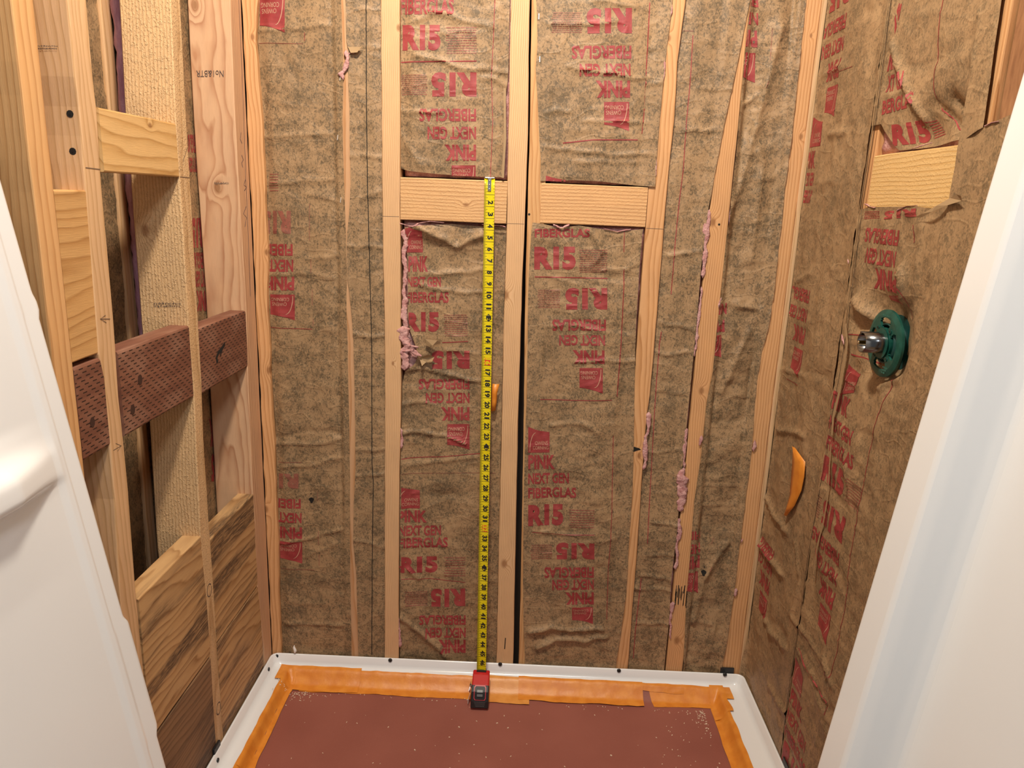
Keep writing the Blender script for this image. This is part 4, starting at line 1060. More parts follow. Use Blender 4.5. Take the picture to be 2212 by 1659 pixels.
P8u.line([(2040, -10), (2032, 40), (2024, 110), (2015, 160), (2012, 210), (2015, 238), (2030, 258), (2040, 278), (2052, 284)], 0.07)
P8l = Sheet('insulation_batt', 'kraft batt below the right block with the green valve set into it', 'R', e8, 23.7, [(1860, 452), (1868, 450), (1900, 447), (1985, 446), (2015, 452), (2040, 440), (2085, 428)], BOT, hL=0.05, hM=0.0, hR=0.06, tw=0.1, amp=0.16, seed=11, over=[(10.7, 12.4, -0.1), (23.6, 25.4, -0.1)], nrand=14, res=0.2, mat='kraft_thin', crand=0.15,
            bay=(12.5, 23.5, BOT, -1.4),
            creases=[([(1950, 580), (1950, 620), (1942, 650)], 0.4, 0.3), ([(1855, 650), (1875, 680), (1890, 700)], 0.45, 0.45), ([(1840, 700), (1870, 712), (1885, 720)], -0.3, 0.4), ([(1895, 838), (1930, 815)], 0.35, 0.25), ([(1780, 1420), (1800, 1480)], 0.2, 0.2), ([(1822, 930), (1838, 1100)], 0.12, 0.3),
                     ([(1990, 500), (1975, 600), (1960, 700)], 0.12, 0.3), ([(1725, 1350), (1760, 1400), (1795, 1460)], 0.18, 0.12), ([(1725, 1400), (1760, 1460), (1790, 1520)], 0.18, 0.12)],
            extra=lambda a, b, c=at('R', 1912, 735): -0.85 * np.exp(-(((a - c[0]) / 2.7) ** 4 + ((b - c[1]) / 3.0) ** 4)))
for t, bx, w, hh in (('FIBERGLAS', (1944, 497), 4.9, 1.0), ('NEXT GEN', (1937, 543), 4.3, 1.05), ('PINK', (1938, 588), 3.1, 1.35)):
    a, b = at('R', *bx); wrow(P8l, t, a, b - hh / 2, w, hh)
q = [at('R', *p) for p in ((1983, 450), (1909, 456), (1909, 474), (1983, 468))]; P8l.word('R15', q)
q = [at('R', *p) for p in ((1942, 640), (1909, 638), (1909, 650), (1940, 662))]; P8l.logo(q)
q = [at('R', *p) for p in ((1898, 472), (1866, 474), (1866, 456), (1898, 455))]; P8l.para(q, 5, 'print')
q = [at('R', *p) for p in ((1814, 852), (1840, 848), (1859, 797), (1829, 786))]; P8l.logo(q, False)
a, b = at('R', 1822, 855)
wblock(P8l, 11.75, b, False, rows=('R15', 'FIBERGLAS', 'NEXT GEN', 'PINK'))
a, b = at('R', 1826, 1120); wblock(P8l, a, b, True)
a, b = at('R', 1722, 1420); wblock(P8l, 11.8, b, False)
P8l.line([(1975, 486), (1977, 505), (1975, 525)], 0.09); P8l.line([(1950, 600), (1948, 690)], 0.05)
P8l.line([(1925, 808), (1905, 870), (1880, 960), (1865, 1050), (1850, 1130), (1838, 1200), (1822, 1320), (1810, 1400), (1802, 1440), (1797, 1465)], 0.07)
P8l.line([(1832, 722), (1875, 725)], 0.07); P8l.line([(1834, 765), (1860, 772), (1880, 785)], 0.09)
P8l.line([(1726, 1353), (1797, 1465)], 0.06, 'print_faint'); P8l.line([(1728, 1400), (1790, 1518), (1786, 1545)], 0.06)
# the fold where the two papers overlap on the stud
mark('R', [(1926, -10), (1913, 90), (1897, 220), (1884, 310), (1862, 450), (1846, 580), (1832, 690), (1815, 800), (1797, 900)], 0.07, 'hole', P7.root, h=0.12, name='seam')
mark('R', [(1797, 900), (1780, 1000), (1760, 1120), (1745, 1200), (1727, 1340), (1705, 1480), (1690, 1600)], 0.06, 'hole', P7.root, h=0.12, name='seam')
mark('R', [(1921, -10), (1908, 90), (1892, 220), (1879, 310), (1857, 450), (1841, 580), (1826, 700)], 0.09, 'kraft_edge', P7.root, h=0.1, name='folded_edge')
mark('R', [(1826, 700), (1830, 740), (1822, 790), (1812, 850), (1800, 900), (1797, 940)], 0.35, 'kraft_edge', P8l.root, h=0.2, name='folded_edge')
mark('R', [(1795, 960), (1787, 1080), (1778, 1130), (1765, 1180), (1757, 1240)], 0.2, 'kraft_edge', P8l.root, h=0.2, name='folded_edge')
P8l.fuzz([(1868, 440), (1878, 446), (1890, 449)], 0.3, 41, 0.0); P8l.fuzz([(1940, 455), (1960, 446), (1985, 444)], 0.16, 42, 0.08); P8u.fuzz([(1965, 322), (1990, 314), (2010, 308)], 0.2, 43, -0.1); P8l.fuzz([(1836, 560), (1838, 570)], 0.25, 44, 0.15); P8l.fuzz([(1824, 722), (1826, 735), (1829, 745)], 0.2, 45, 0.2)
# rolled flap under the block
ab = [at('R', *p) for p in ((1985, 470), (2005, 462), (2040, 445), (2062, 428), (2080, 420), (2094, 424), (2088, 434), (2060, 444), (2030, 458), (2000, 470))]
mesh_obj('torn_flap', [PLANES['R'][2](a, b, 0.25 + 0.1 * (i % 3)) for i, (a, b) in enumerate(ab)], [(0, 1, 9), (1, 2, 8, 9), (2, 3, 7, 8), (3, 4, 6, 7), (4, 5, 6)][::1], M['kraft_edge'], P8l.root, smooth=False)
r2_lo = edge('R', [(2165, 0), (2150, 100), (2138, 190), (2125, 275)])
P9 = Sheet('insulation_batt', 'kraft paper flange at far right running behind the right white panel', 'R', 23.35, 40.0, [(2100, 285), (2120, 278), (2150, 262), (2212, 235)], BOT, hL=0.14, hM=0.02, hR=0.0, tw=0.08, amp=0.06, seed=12, nrand=8, res=0.3, mat='kraft_thin')
P9u = Sheet('insulation_flange', 'thin kraft flange beside the bare stud at the upper right', 'R', 23.3, lambda b: r2_lo(b), TOPZ, [(2090, 300), (2130, 272)], hL=0.12, hM=0.1, hR=0.03, amp=0.03, seed=13, nrand=0, res=0.12, mat='kraft_thin')
v, f = box_data(XR + 0.55, XR + 1.0, -40, -25.5, 2.2, CEIL)
mesh_obj('plywood_panel', v, f, M['ply_wall'], smooth=False, label='reddish plywood behind the bare stud at the top right corner', cat='plywood')
P9.fuzz([(2130, 272), (2145, 265), (2160, 262)], 0.25, 51, 0.05)

# ================================================================== shower pan
n = NT('white_acrylic'); P = n.geo()
M['acrylic'] = n.p(Base_Color=n.mix(n.rng(n.noise(P, 3, 2), 0.3, 0.7), (0.80, 0.81, 0.82), (0.84, 0.85, 0.855)), Roughness=0.16, **{'Specular_IOR_Level': 0.5})
PX0, PX1, PY0, PY1 = -20.95, 26.88, -32.0, -0.06
# inset at the back, left, right, front / height / corner radius
PROF = [(0.0, 0.0, 0.0, 0.0, -50.25, 0.7), (0.0, 0.0, 0.0, 0.0, -47.45, 0.7), (0.03, 0.03, 0.03, 0.03, -47.27, 0.7), (0.14, 0.14, 0.14, 0.14, -47.22, 0.65), (0.22, 0.22, 0.22, 0.22, -47.32, 0.6),
        (0.33, 0.4, 0.4, 0.4, -47.95, 0.6), (0.42, 0.55, 0.55, 0.6, -48.2, 0.7), (0.65, 0.95, 0.85, 1.0, -48.33, 0.8), (0.95, 1.85, 2.3, 2.2, -48.38, 0.45), (1.2, 2.05, 2.65, 2.6, -48.5, 0.3),
        (1.7, 2.25, 2.95, 3.0, -49.1, 0.25), (2.2, 2.45, 3.25, 3.3, -49.5, 0.25), (3.0, 2.9, 3.8, 4.0, -49.62, 0.25)]


def rrect(x0, x1, y0, y1, r, k=6):
    pts = []
    for cx, cy, t0 in ((x1 - r, y1 - r, 0), (x0 + r, y1 - r, 90), (x0 + r, y0 + r, 180), (x1 - r, y0 + r, 270)):
        for i in range(k + 1):
            t = math.radians(t0 + 90 * i / k); pts.append((cx + r * math.cos(t), cy + r * math.sin(t)))
    return pts


V, Fc = [], []
for (ib, il, ir, ifr, z, r) in PROF:
    for x, y in rrect(PX0 + il, PX1 - ir, PY0 + ifr, PY1 - ib, r): V.append((x, y, z))
N = 28
for k in range(len(PROF) - 1):
    for i in range(N): Fc.append((k * N + i, k * N + (i + 1) % N, (k + 1) * N + (i + 1) % N, (k + 1) * N + i))
Fc.append(tuple((len(PROF) - 1) * N + i for i in range(N)))
pan = root('shower_pan', ((PX0 + PX1) / 2, -16, FLOOR + 0.05), label='white acrylic shower pan with taped rim on the floor of the alcove', cat='shower pan')
mesh_obj('basin', V, Fc, M['acrylic'], pan)
for u, v in ((597.5, 1417), (843, 1426), (1080.5, 1434.5), (1337, 1448.5), (1566, 1457)):
    a, b = at('B', u, v, 0.33)
    ring = []
    for rr, y in ((0.20, -0.30), (0.20, -0.38), (0.14, -0.42), (0.06, -0.40)):
        for t in np.linspace(0, 2 * math.pi, 15)[:-1]: ring.append((a + rr * math.cos(t), y, b + rr * math.sin(t)))
    Fs = [(k * 14 + i, k * 14 + (i + 1) % 14, (k + 1) * 14 + (i + 1) % 14, (k + 1) * 14 + i) for k in range(3) for i in range(14)] + [tuple(42 + i for i in range(14))]
    sc = mesh_obj('flange_screw', ring, Fs, M['screw_dark'], pan)
    mesh_obj('screw_recess', [(a + 0.055 * math.cos(t), -0.425, b + 0.055 * math.sin(t)) for t in np.linspace(0, 2 * math.pi, 7)[:-1]], [tuple(range(6))], M['hole'], sc, smooth=False)
for x, y, s_ in ((PX0 + 0.36, -2.2, 1), (PX0 + 0.36, -14.6, 1), (PX1 - 0.36, -14.0, -1)):
    ring = []
    for rr, d in ((0.19, -0.04), (0.19, 0.05), (0.1, 0.09)):
        for t in np.linspace(0, 2 * math.pi, 13)[:-1]: ring.append((x + s_ * d, y + rr * math.cos(t), -47.75 + rr * math.sin(t)))
    Fs = [(k * 12 + i, k * 12 + (i + 1) % 12, (k + 1) * 12 + (i + 1) % 12, (k + 1) * 12 + i) for k in range(2) for i in range(12)] + [tuple(24 + i for i in range(12))]
    mesh_obj('flange_screw', ring, Fs, M['screw_dark'], pan)


def panz(x, y):
    """height of the basin surface away from its rim"""
    x = np.asarray(x, float); y = np.asarray(y, float)
    zs = [p[4] for p in PROF[3:]]
    zb = np.interp(PY1 - y, [p[0] for p in PROF[3:]], zs)
    zl = np.interp(x - PX0, [p[1] for p in PROF[3:]], zs)
    zr = np.interp(PX1 - x, [p[2] for p in PROF[3:]], zs)
    zf = np.interp(y - PY0, [p[3] for p in PROF[3:]], zs)
    return np.maximum(np.maximum(zb, zl), np.maximum(zr, zf))


# red-brown builder's paper on the pan floor
n = NT('builders_paper'); P = n.geo()
c = n.mix(n.rng(n.noise(P, 6, 3), 0.3, 0.7), (0.26, 0.082, 0.06), (0.31, 0.104, 0.076))
c = n.mix(n.rng(n.noise(P, 300, 3), 0.55, 0.75, 0, 0.35), c, (0.33, 0.13, 0.10))
M['rosin'] = n.p(Base_Color=c, Roughness=0.5, **{'Specular_IOR_Level': 0.4})
x = np.linspace(PX0 + 1.98, PX1 - 2.6, 150); y = np.linspace(PY0 + 3.4, PY1 - 1.25, 120)
Y, X = np.meshgrid(y, x, indexing='ij')
Z = np.maximum(panz(X, Y), -49.62) + 0.09 + 0.012 * fbm(X * 0.3, Y * 0.3, 77)
idx = np.arange(X.size).reshape(X.shape)
Fc = np.stack([idx[:-1, :-1], idx[:-1, 1:], idx[1:, 1:], idx[1:, :-1]], -1).reshape(-1, 4).tolist()
paper = mesh_obj('floor_paper', np.stack([X, Y, Z], -1).reshape(-1, 3).tolist(), Fc, M['rosin'], label='red-brown protective paper sheet covering the shower pan floor', cat='paper')

# orange masking tape holding the paper down
n = NT('orange_tape'); P = n.geo()
c = n.mix(n.rng(n.noise(P, 35, 3), 0.35, 0.65), (0.66, 0.215, 0.02), (0.76, 0.285, 0.035))
n.bump(n.noise(P, 90, 3, 0.6), 0.3, 0.0015)
M['tape'] = n.p(Base_Color=c, Roughness=0.42, **{'Specular_IOR_Level': 0.5})
n = NT('orange_tape_pale'); P = n.geo()
c = n.mix(n.rng(n.noise(P, 35, 3), 0.35, 0.65), (0.68, 0.27, 0.045), (0.76, 0.34, 0.075))
n.bump(n.noise(P, 90, 3, 0.6), 0.3, 0.0015)
M['tape_pale'] = n.p(Base_Color=c, Roughness=0.4)


def strip(side, s0, s1, d0, d1, lift, label, seed, mat='tape', jag=0.06, ends=(0, 0)):
    """a strip of tape along one side of the basin: s along the side, d inset range from the rim"""
    S = np.linspace(s0, s1, max(8, int(abs(s1 - s0) / 0.25))); D = np.linspace(0, 1, 14); P = []
    for i, s_ in enumerate(S):
        e0 = d0 + jag * float(vnoise(s_ * 0.7, 1, seed)); e1 = d1 + jag * 1.6 * float(vnoise(s_ * 0.5, 2, seed + 5))
        for t in D:
            d = e0 + (e1 - e0) * t
            sk = s_ + (ends[0] if i == 0 else ends[1] if i == len(S) - 1 else 0) * (t - 0.5)
            if side == 'back': x, y = sk, PY1 - d
            elif side == 'left': x, y = PX0 + d, sk
            else: x, y = PX1 - d, sk
            z = float(panz(x, y)) + lift + 0.05 * max(0, float(fbm(s_ * 0.7, t * 2.5, seed, 2))) + 0.03 * max(0, float(vnoise(s_ * 2.3, t * 5, seed + 2)))
            P.append((x, y, z))
    n = len(D); Fc = []
    for i in range(len(S) - 1):
        for j in range(n - 1):
            q = (i * n + j, i * n + j + 1, (i + 1) * n + j + 1, (i + 1) * n + j)
            Fc.append(q if side == 'left' else q[::-1])
    return mesh_obj('masking_tape', P, Fc, M[mat], label=label, cat='tape')


def px_x(u, v, z=-48.4):
    d = ray(u, v); t = (z - CAM[2]) / d[2]; return float(CAM[0] + t * d[0])


strip('back', px_x(650, 1460), px_x(1040, 1475), 0.97, 2.95, 0.13, 'long orange tape strip along the back rim, left of the tape measure', 1)
strip('back', px_x(598, 1460), px_x(777, 1462), 0.72, 2.9, 0.19, 'short orange tape strip at the back left, over the long one', 2)
strip('back', px_x(1040, 1475), px_x(1144, 1480), 0.85, 3.35, 0.17, 'orange tape piece on the back rim touching the tape measure', 3, 'tape_pale')
strip('back', px_x(1120, 1478), px_x(1392, 1500), 0.85, 2.85, 0.21, 'orange tape strip on the back rim, right of the tape measure', 4)
strip('back', px_x(1408, 1500), px_x(1580, 1500), 0.9, 2.75, 0.13, 'short orange tape strip at the back right, past the small gap', 5, ends=(0.5, 0))
strip('back', px_x(1385, 1490), px_x(1480, 1500), 0.9, 1.55, 0.19, 'torn orange tape bit above the small gap in the back strip', 6)
strip('left', -29.0, -8.2, 1.7, 2.75, 0.14, 'orange tape strip along the left rim, nearest the left panel', 7)
strip('left', -14.5, -1.0, 1.75, 2.9, 0.19, 'orange tape strip along the left rim, running into the back corner', 8)
strip('right', -29.0, -1.4, 2.35, 3.7, 0.14, 'orange tape strip along the right rim of the pan', 9)
strip('right', -4.6, -0.85, 2.2, 3.75, 0.2, 'crumpled orange tape piece in the back right corner of the pan', 10, jag=0.15)

# tape scraps left on the walls
def scrap(sh, pts, label, h=0.12, mat='tape'):
    ab = np.array([at(sh, u, v) for u, v in pts]); to = PLANES[sh][2]; k = len(ab) // 2
    L, R = ab[:k], ab[k:][::-1]; P, Fc = [], []
    for i in range(k):
        for j, t in enumerate((0, 0.33, 0.66, 1)):
            a, b = L[i] * (1 - t) + R[i] * t
            P.append(to(a, b, h + 0.12 * math.sin(math.pi * t) + 0.05 * math.sin(i * 1.7)))
    for i in range(k - 1):
        for j in range(3): Fc.append((i * 4 + j, (i + 1) * 4 + j, (i + 1) * 4 + j + 1, i * 4 + j + 1))
    o = mesh_obj('tape_scrap', P, Fc, M[mat], label=label, cat='tape')
    m = o.modifiers.new('thick', 'SOLIDIFY'); m.thickness = 0.03 * I; m.offset = 0
    return o


scrap('R', [(1718, 964), (1718, 1000), (1714, 1030), (1710, 1070), (1705, 1095), (1701, 1112), (1705, 1115), (1722, 1093), (1735, 1060), (1742, 1030), (1746, 998), (1722, 967)], 'long leaf-shaped orange tape scrap on the right wall paper', 0.2)
scrap('B', [(1064, 828), (1062, 850), (1062, 868), (1061, 888), (1070, 886), (1073, 868), (1074, 848), (1079, 829)], 'small orange tape scrap sticking out beside the tape measure blade', 0.1)

# pale crumbs swept into the corners: nobody could count them
rg = random.Random(11); V, Fc = [], []
def crumb(x, y, L=0.12):
    z = float(panz(x, y)) + (0.2 if float(panz(x, y)) > -49.45 else 0.1); t = rg.uniform(0, math.pi); w = L * rg.uniform(0.3, 0.5); c, s_ = math.cos(t), math.sin(t); n = len(V)
    for dz in (0, w):
        for i, j in ((-1, -1), (1, -1), (1, 1), (-1, 1)): V.append((x + (c * L * i - s_ * w * j) / 2, y + (s_ * L * i + c * w * j) / 2, z + dz))
    for f in ((4, 5, 6, 7), (0, 1, 5, 4), (1, 2, 6, 5), (2, 3, 7, 6), (3, 0, 4, 7)): Fc.append(tuple(n + i for i in f))
for k in range(75): crumb(px_x(650, 1500) + rg.gauss(0, 1.0) - 0.8, -3.1 - abs(rg.gauss(0, 0.6)), rg.uniform(0.06, 0.13))
for k in range(60): crumb(22.4 - abs(rg.gauss(0, 0.6)), -3.0 - abs(rg.gauss(0, 1.6)), rg.uniform(0.06, 0.14))
for k in range(45): crumb(rg.uniform(-17, 22), -2.95 - abs(rg.gauss(0, 0.4)), rg.uniform(0.06, 0.13))
for k in range(75): crumb(rg.uniform(-17, 22.5), rg.uniform(-16, -3.2), rg.uniform(0.05, 0.16))
for k in range(30): crumb(rg.uniform(17, 22.6), rg.uniform(-14, -3.2), rg.uniform(0.07, 0.14))
M['crumb'] = plain('sawdust_crumb', (0.80, 0.66, 0.50), 0.8)
mesh_obj('sawdust', V, Fc, M['crumb'], smooth=False, label='pale sawdust crumbs scattered over the red-brown paper', cat='sawdust', kind='stuff')

# shims and a foam plug behind the rim
for (u0, v0, u1, v1, lab) in ((1555, 1443, 1586, 1458, 'black plastic shim behind the pan rim at the back right corner'),):
    a0, b0 = at('B', u0, v1); a1, b1_ = at('B', u1, v0)
    v, f = box_data(a0, a1, -0.05, 0.08, b0 - 0.6, b1_); bevel(mesh_obj('shim', v, f, M['black'], smooth=False, label=lab, cat='shim'), 0.03)
v, f = box_data(XL + 0.0, XL + 0.2, -14.6, -13.4, -49.5, -46.75); bevel(mesh_obj('shim', v, f, M['black'], smooth=False, label='black plastic shim between the left wall stud and the pan', cat='shim'), 0.03)
v, f = box_data(XR - 0.12, XR - 0.02, -13.6, -12.2, -49.5, -46.7); bevel(mesh_obj('shim', v, f, M['black'], smooth=False, label='black plastic shim between the right wall and the pan', cat='shim'), 0.03)
a, b = at('B', 637, 1401, 0.2); V, Fc = [], []
for k in range(9):
    t = k / 8; rr = 0.17 * math.sin(math.pi * min(0.97, t + 0.08)) ** 0.5 * (1 - 0.25 * t)
    for i in range(10): V.append((a + rr * math.cos(i * 0.628) + 0.05 * math.sin(6 * t), -0.3 + rr * 0.8 * math.sin(i * 0.628), b - 0.42 + 0.84 * t))
for k in range(8):
    for i in range(10): Fc.append((k * 10 + i, k * 10 + (i + 1) % 10, (k + 1) * 10 + (i + 1) % 10, (k + 1) * 10 + i))
Fc += [tuple(range(9, -1, -1)), tuple(80 + i for i in range(10))]
mesh_obj('foam_plug', V, Fc, plain('white_foam', (0.82, 0.8, 0.76), 0.8), label='small white foam blob stuck to the paper above the pan, back left', cat='foam')

# ================================================================== tape measure
TH, X0, KX = 0.04526, -0.0775, 0.012853
def bl_pt(t, s_, lift=0.0):
    """point on the blade: t inches from the hook, s across, curved in section"""
    c = 0.09 * (1 - (2 * s_ / 0.9) ** 2)
    return (X0 + KX * t + s_, -0.13 - t * math.sin(TH) + c - lift, 0.02 - t * math.cos(TH))


n = NT('blade_yellow'); P = n.geo()
M['blade'] = n.p(Base_Color=n.mix(n.rng(n.noise(P, 20, 2), 0.3, 0.7), (0.70, 0.56, 0.0), (0.78, 0.64, 0.012)), Roughness=0.28)
M['ink'] = plain('blade_ink', (0.012, 0.012, 0.012), 0.5)
M['ink_red'] = plain('blade_red_ink', (0.75, 0.05, 0.02), 0.5)
tm = root('tape_measure', (0.6, -3.2, -49.55), label='red and black tape measure with its yellow blade run up to the block', cat='tape measure')
V, Fc = [], []
ts = np.linspace(0, 47.5, 60); ss = np.linspace(-0.45, 0.45, 9)
for t in ts:
    for s_ in ss: V.append(bl_pt(t, s_))
for i in range(len(ts) - 1):
    for j in range(8): Fc.append((i * 9 + j, (i + 1) * 9 + j, (i + 1) * 9 + j + 1, i * 9 + j + 1))
blade = mesh_obj('blade', V, Fc, M['blade'], tm)
m = blade.modifiers.new('thick', 'SOLIDIFY'); m.thickness = 0.012 * I; m.offset = 1


def on_blade(name, v2, faces, mat, lift=0.022, **kw):
    """v2: (t, s) pairs"""
    return mesh_obj(name, [bl_pt(t, s_, lift) for t, s_ in v2], faces, M[mat], blade, smooth=False, **kw)


V, Fc = [], []
for k in range(1, 47 * 16):
    t = k / 16 + 0.34; L = {0: 0.9, 8: 0.42, 4: 0.3, 12: 0.3}.get(k % 16, 0.2 if k % 2 == 0 else 0.12)
    if t > 46.8: continue
    w = 0.012 if k % 16 else 0.017
    if k % 16 == 0: segs = [(-0.45, 0.45)]
    else: segs = [(-0.45, -0.45 + L)] + ([(0.45 - L * 0.35, 0.45)] if k % 4 == 0 else [])
    for a, b in segs:
        n0 = len(V); mids = np.linspace(a, b, 5 if b - a > 0.5 else 2)
        for s_ in mids: V += [bl_pt(t - w, s_, 0.019), bl_pt(t + w, s_, 0.019)]
        for j in range(len(mids) - 1): Fc.append((n0 + 2 * j, n0 + 2 * j + 1, n0 + 2 * j + 3, n0 + 2 * j + 2))
mesh_obj('graduation_marks', V, Fc, M['ink'], blade, smooth=False, kind='stuff')
for k in range(2, 48):
    txt = str(k) if k < 47 else '4'
    g, f = glyphs(txt, 0.05); w = 0.60 if len(txt) == 2 and k != 11 else 0.32 if len(txt) == 1 else 0.5; hgt = 0.46
    # digits lie on their side: they read with the head towards the blade's right edge
    tc = k; mat = 'ink'
    v2 = [(tc - w / 2 + p[0] * w, -0.12 + hgt * p[1]) for p in g]
    if k in (16, 32):
        n0 = np.linspace(-0.16, 0.34, 4); bx = [(tt, s_) for s_ in n0 for tt in (tc - 0.32, tc + 0.32)]
        on_blade('stud_mark', bx, [(0, 1, 3, 2), (2, 3, 5, 4), (4, 5, 7, 6)], 'ink_red', 0.02)
        on_blade('numeral', v2, f, 'blade', 0.03)
        continue
    if k in (12, 24, 36):
        dm = [(tc + 0.02 + 0.36 * x, 0.1 + 0.24 * y) for x, y in ((-1, 0), (-0.35, -0.9), (0.35, -0.9), (1, 0), (0.35, 1), (-0.35, 1))]
        on_blade('foot_mark', dm, [(0, 1, 2, 3, 4, 5)], 'ink', 0.02)
        v2 = [(tc - 0.2 + p[0] * 0.42, -0.02 + 0.24 * p[1]) for p in g]
        on_blade('numeral', v2, f, 'blade', 0.03)
        continue
    on_blade('numeral', v2, f, 'ink')
# end hook: plate, rivets, lip over the block
V, Fc = join_data([box_data(X0 - 0.15, X0 + 0.15, -0.21, -0.13, -1.0, 0.12), box_data(X0 - 0.42, X0 + 0.42, -0.2, 0.14, 0.06, 0.12)])
hook = bevel(mesh_obj('end_hook', V, Fc, M['steel'], tm, smooth=False), 0.02)
for z in (-0.15, -0.5, -0.85):
    V, Fc = [], []
    for rr, y in ((0.075, -0.2), (0.06, -0.25), (0.02, -0.265)):
        for t in np.linspace(0, 2 * math.pi, 11)[:-1]: V.append((X0 + rr * math.cos(t), y, z + rr * math.sin(t)))
    Fc = [(k * 10 + i, k * 10 + (i + 1) % 10, (k + 1) * 10 + (i + 1) % 10, (k + 1) * 10 + i) for k in range(2) for i in range(10)] + [tuple(20 + i for i in range(10))]
    mesh_obj('rivet', V, Fc, M['steel'], hook)
# the case: blade slot up, standing on the paper, thumb lock towards the room
M['case_red'] = plain('case_red', (0.50, 0.012, 0.012), 0.35)
M['case_black'] = plain('case_rubber', (0.016, 0.016, 0.018), 0.5)
M['lock_grey'] = plain('lock_grey', (0.16, 0.165, 0.17), 0.4)
cx = X0 + KX * 47 + 0.02


def slab_yz(name, prof, x0, x1, mat, parent, r=0.12):
    """closed outline in (y, z) given a thickness in x"""
    k = len(prof); V = [(x0, y, z) for y, z in prof] + [(x1, y, z) for y, z in prof]
    Fc = [tuple(range(k))[::-1], tuple(range(k, 2 * k))] + [(i, (i + 1) % k, k + (i + 1) % k, k + i) for i in range(k)]
    o = mesh_obj(name, V, Fc, M[mat], parent, smooth=False); bevel(o, r, 3); return o


case = slab_yz('case', [(-2.15, -49.5), (-1.95, -49.2), (-1.75, -47.6), (-1.85, -46.95), (-2.2, -46.75), (-2.75, -46.85), (-3.7, -47.3), (-4.2, -47.8), (-4.45, -48.6), (-4.5, -49.3), (-4.35, -49.53), (-2.4, -49.53)], cx - 0.82, cx + 0.82, 'case_red', tm)
slab_yz('grip', [(-3.7, -47.28), (-4.22, -47.72), (-4.55, -48.55), (-4.6, -49.2), (-4.5, -49.4), (-4.2, -49.3), (-4.1, -48.3), (-3.6, -47.5)], cx - 0.86, cx + 0.86, 'case_black', tm)
sl, f = box_data(cx - 0.47, cx + 0.47, -2.2 - 0.25, -2.2 + 0.2, -46.95, -46.69)
mesh_obj('blade_slot', sl, f, M['case_black'], tm, smooth=False)


def grip_pt(x, t, lift):
    """t = 0 top .. 1 bottom of the sloping front of the grip"""
    y = np.interp(t, [0, 0.28, 0.72, 1], [-3.7, -4.22, -4.55, -4.6]); z = np.interp(t, [0, 0.28, 0.72, 1], [-47.28, -47.72, -48.55, -49.2])
    return (cx + x, float(y) - lift, float(z) + lift * 0.5)


def on_grip(name, x0, x1, t0, t1, lift, mat, parent, r=0.0):
    V, Fc = [], []
    tt = np.linspace(t0, t1, 9)
    for i, t in enumerate(tt):
        e = r * (1 if i in (0, 8) else 0)
        V += [grip_pt(x0 + e, t, lift), grip_pt(x1 - e, t, lift), grip_pt(x0 + e, t, 0.0), grip_pt(x1 - e, t, 0.0)]
    for i in range(8):
        a, b = i * 4, i * 4 + 4
        Fc += [(a, b, b + 1, a + 1), (a + 2, b + 2, b, a), (a + 1, b + 1, b + 3, a + 3)]
    Fc += [(0, 1, 3, 2), (32, 34, 35, 33)]
    return mesh_obj(name, V, Fc, M[mat], parent, smooth=False)


M['lock_edge'] = plain('lock_red_edge', (0.55, 0.05, 0.06), 0.4)
on_grip('lock_frame', -0.58, 0.58, 0.02, 0.66, 0.05, 'lock_edge', tm, 0.1)
on_grip('lock_panel', -0.51, 0.51, 0.06, 0.63, 0.075, 'case_black', tm, 0.1)
lk = on_grip('thumb_lock', -0.33, 0.33, 0.17, 0.5, 0.12, 'case_black', tm, 0.04)
on_grip('lock_rib', -0.27, 0.27, 0.19, 0.30, 0.15, 'lock_grey', lk, 0.02); on_grip('lock_rib', -0.27, 0.27, 0.37, 0.48, 0.15, 'lock_grey', lk, 0.02)
for k in range(4): on_grip('moulded_line', -0.55 + 0.05 * k, 0.55 - 0.03 * k, 0.74 + 0.06 * k, 0.752 + 0.06 * k, 0.012, 'lock_grey', tm)
V, Fc = [], []
clip = [(-3.4, -47.6), (-3.75, -48.0), (-3.7, -48.3), (-3.85, -48.8), (-4.0, -49.25)]
for i, (y, z) in enumerate(clip):
    xo = (-1.02, -1.12, -1.0, -1.15, -1.18)[i]
    V += [(cx + xo, y, z), (cx + xo, y + 0.5, z), (cx + xo + 0.05, y, z), (cx + xo + 0.05, y + 0.5, z)]
for i in range(4):
    a, b = i * 4, i * 4 + 4
    Fc += [(a, a + 1, b + 1, b), (a + 2, b + 2, b + 3, a + 3), (a, b, b + 2, a + 2), (a + 1, a + 3, b + 3, b + 1)]
Fc += [(0, 2, 3, 1), (16, 17, 19, 18)]
mesh_obj('belt_clip', V, Fc, M['steel'], tm, smooth=False)
mesh_obj('clip_post', *box_data(cx - 1.06, cx - 0.78, -3.5, -3.2, -47.8, -47.6), M['steel'], tm, smooth=False)

# ================================================================== green valve on the right wall
vy, vz = -18.25, -9.9
valve = root('shower_valve', (XR, vy, vz - 2.2), label='green plastic valve guard with a chrome sleeve and brass stem on the right wall', cat='valve')
n = NT('green_plastic'); P = n.geo()
M['green'] = n.p(Base_Color=n.mix(n.rng(n.noise(P, 60, 3), 0.4, 0.7), (0.003, 0.06, 0.045), (0.012, 0.10, 0.078)), Roughness=0.4)
M['green_dark'] = plain('green_plastic_deep', (0.003, 0.05, 0.045), 0.45)
M['chrome'] = plain('dark_chrome', (0.20, 0.205, 0.21), 0.2, 1.0)
M['brass'] = plain('brass', (0.72, 0.48, 0.12), 0.3, 1.0)
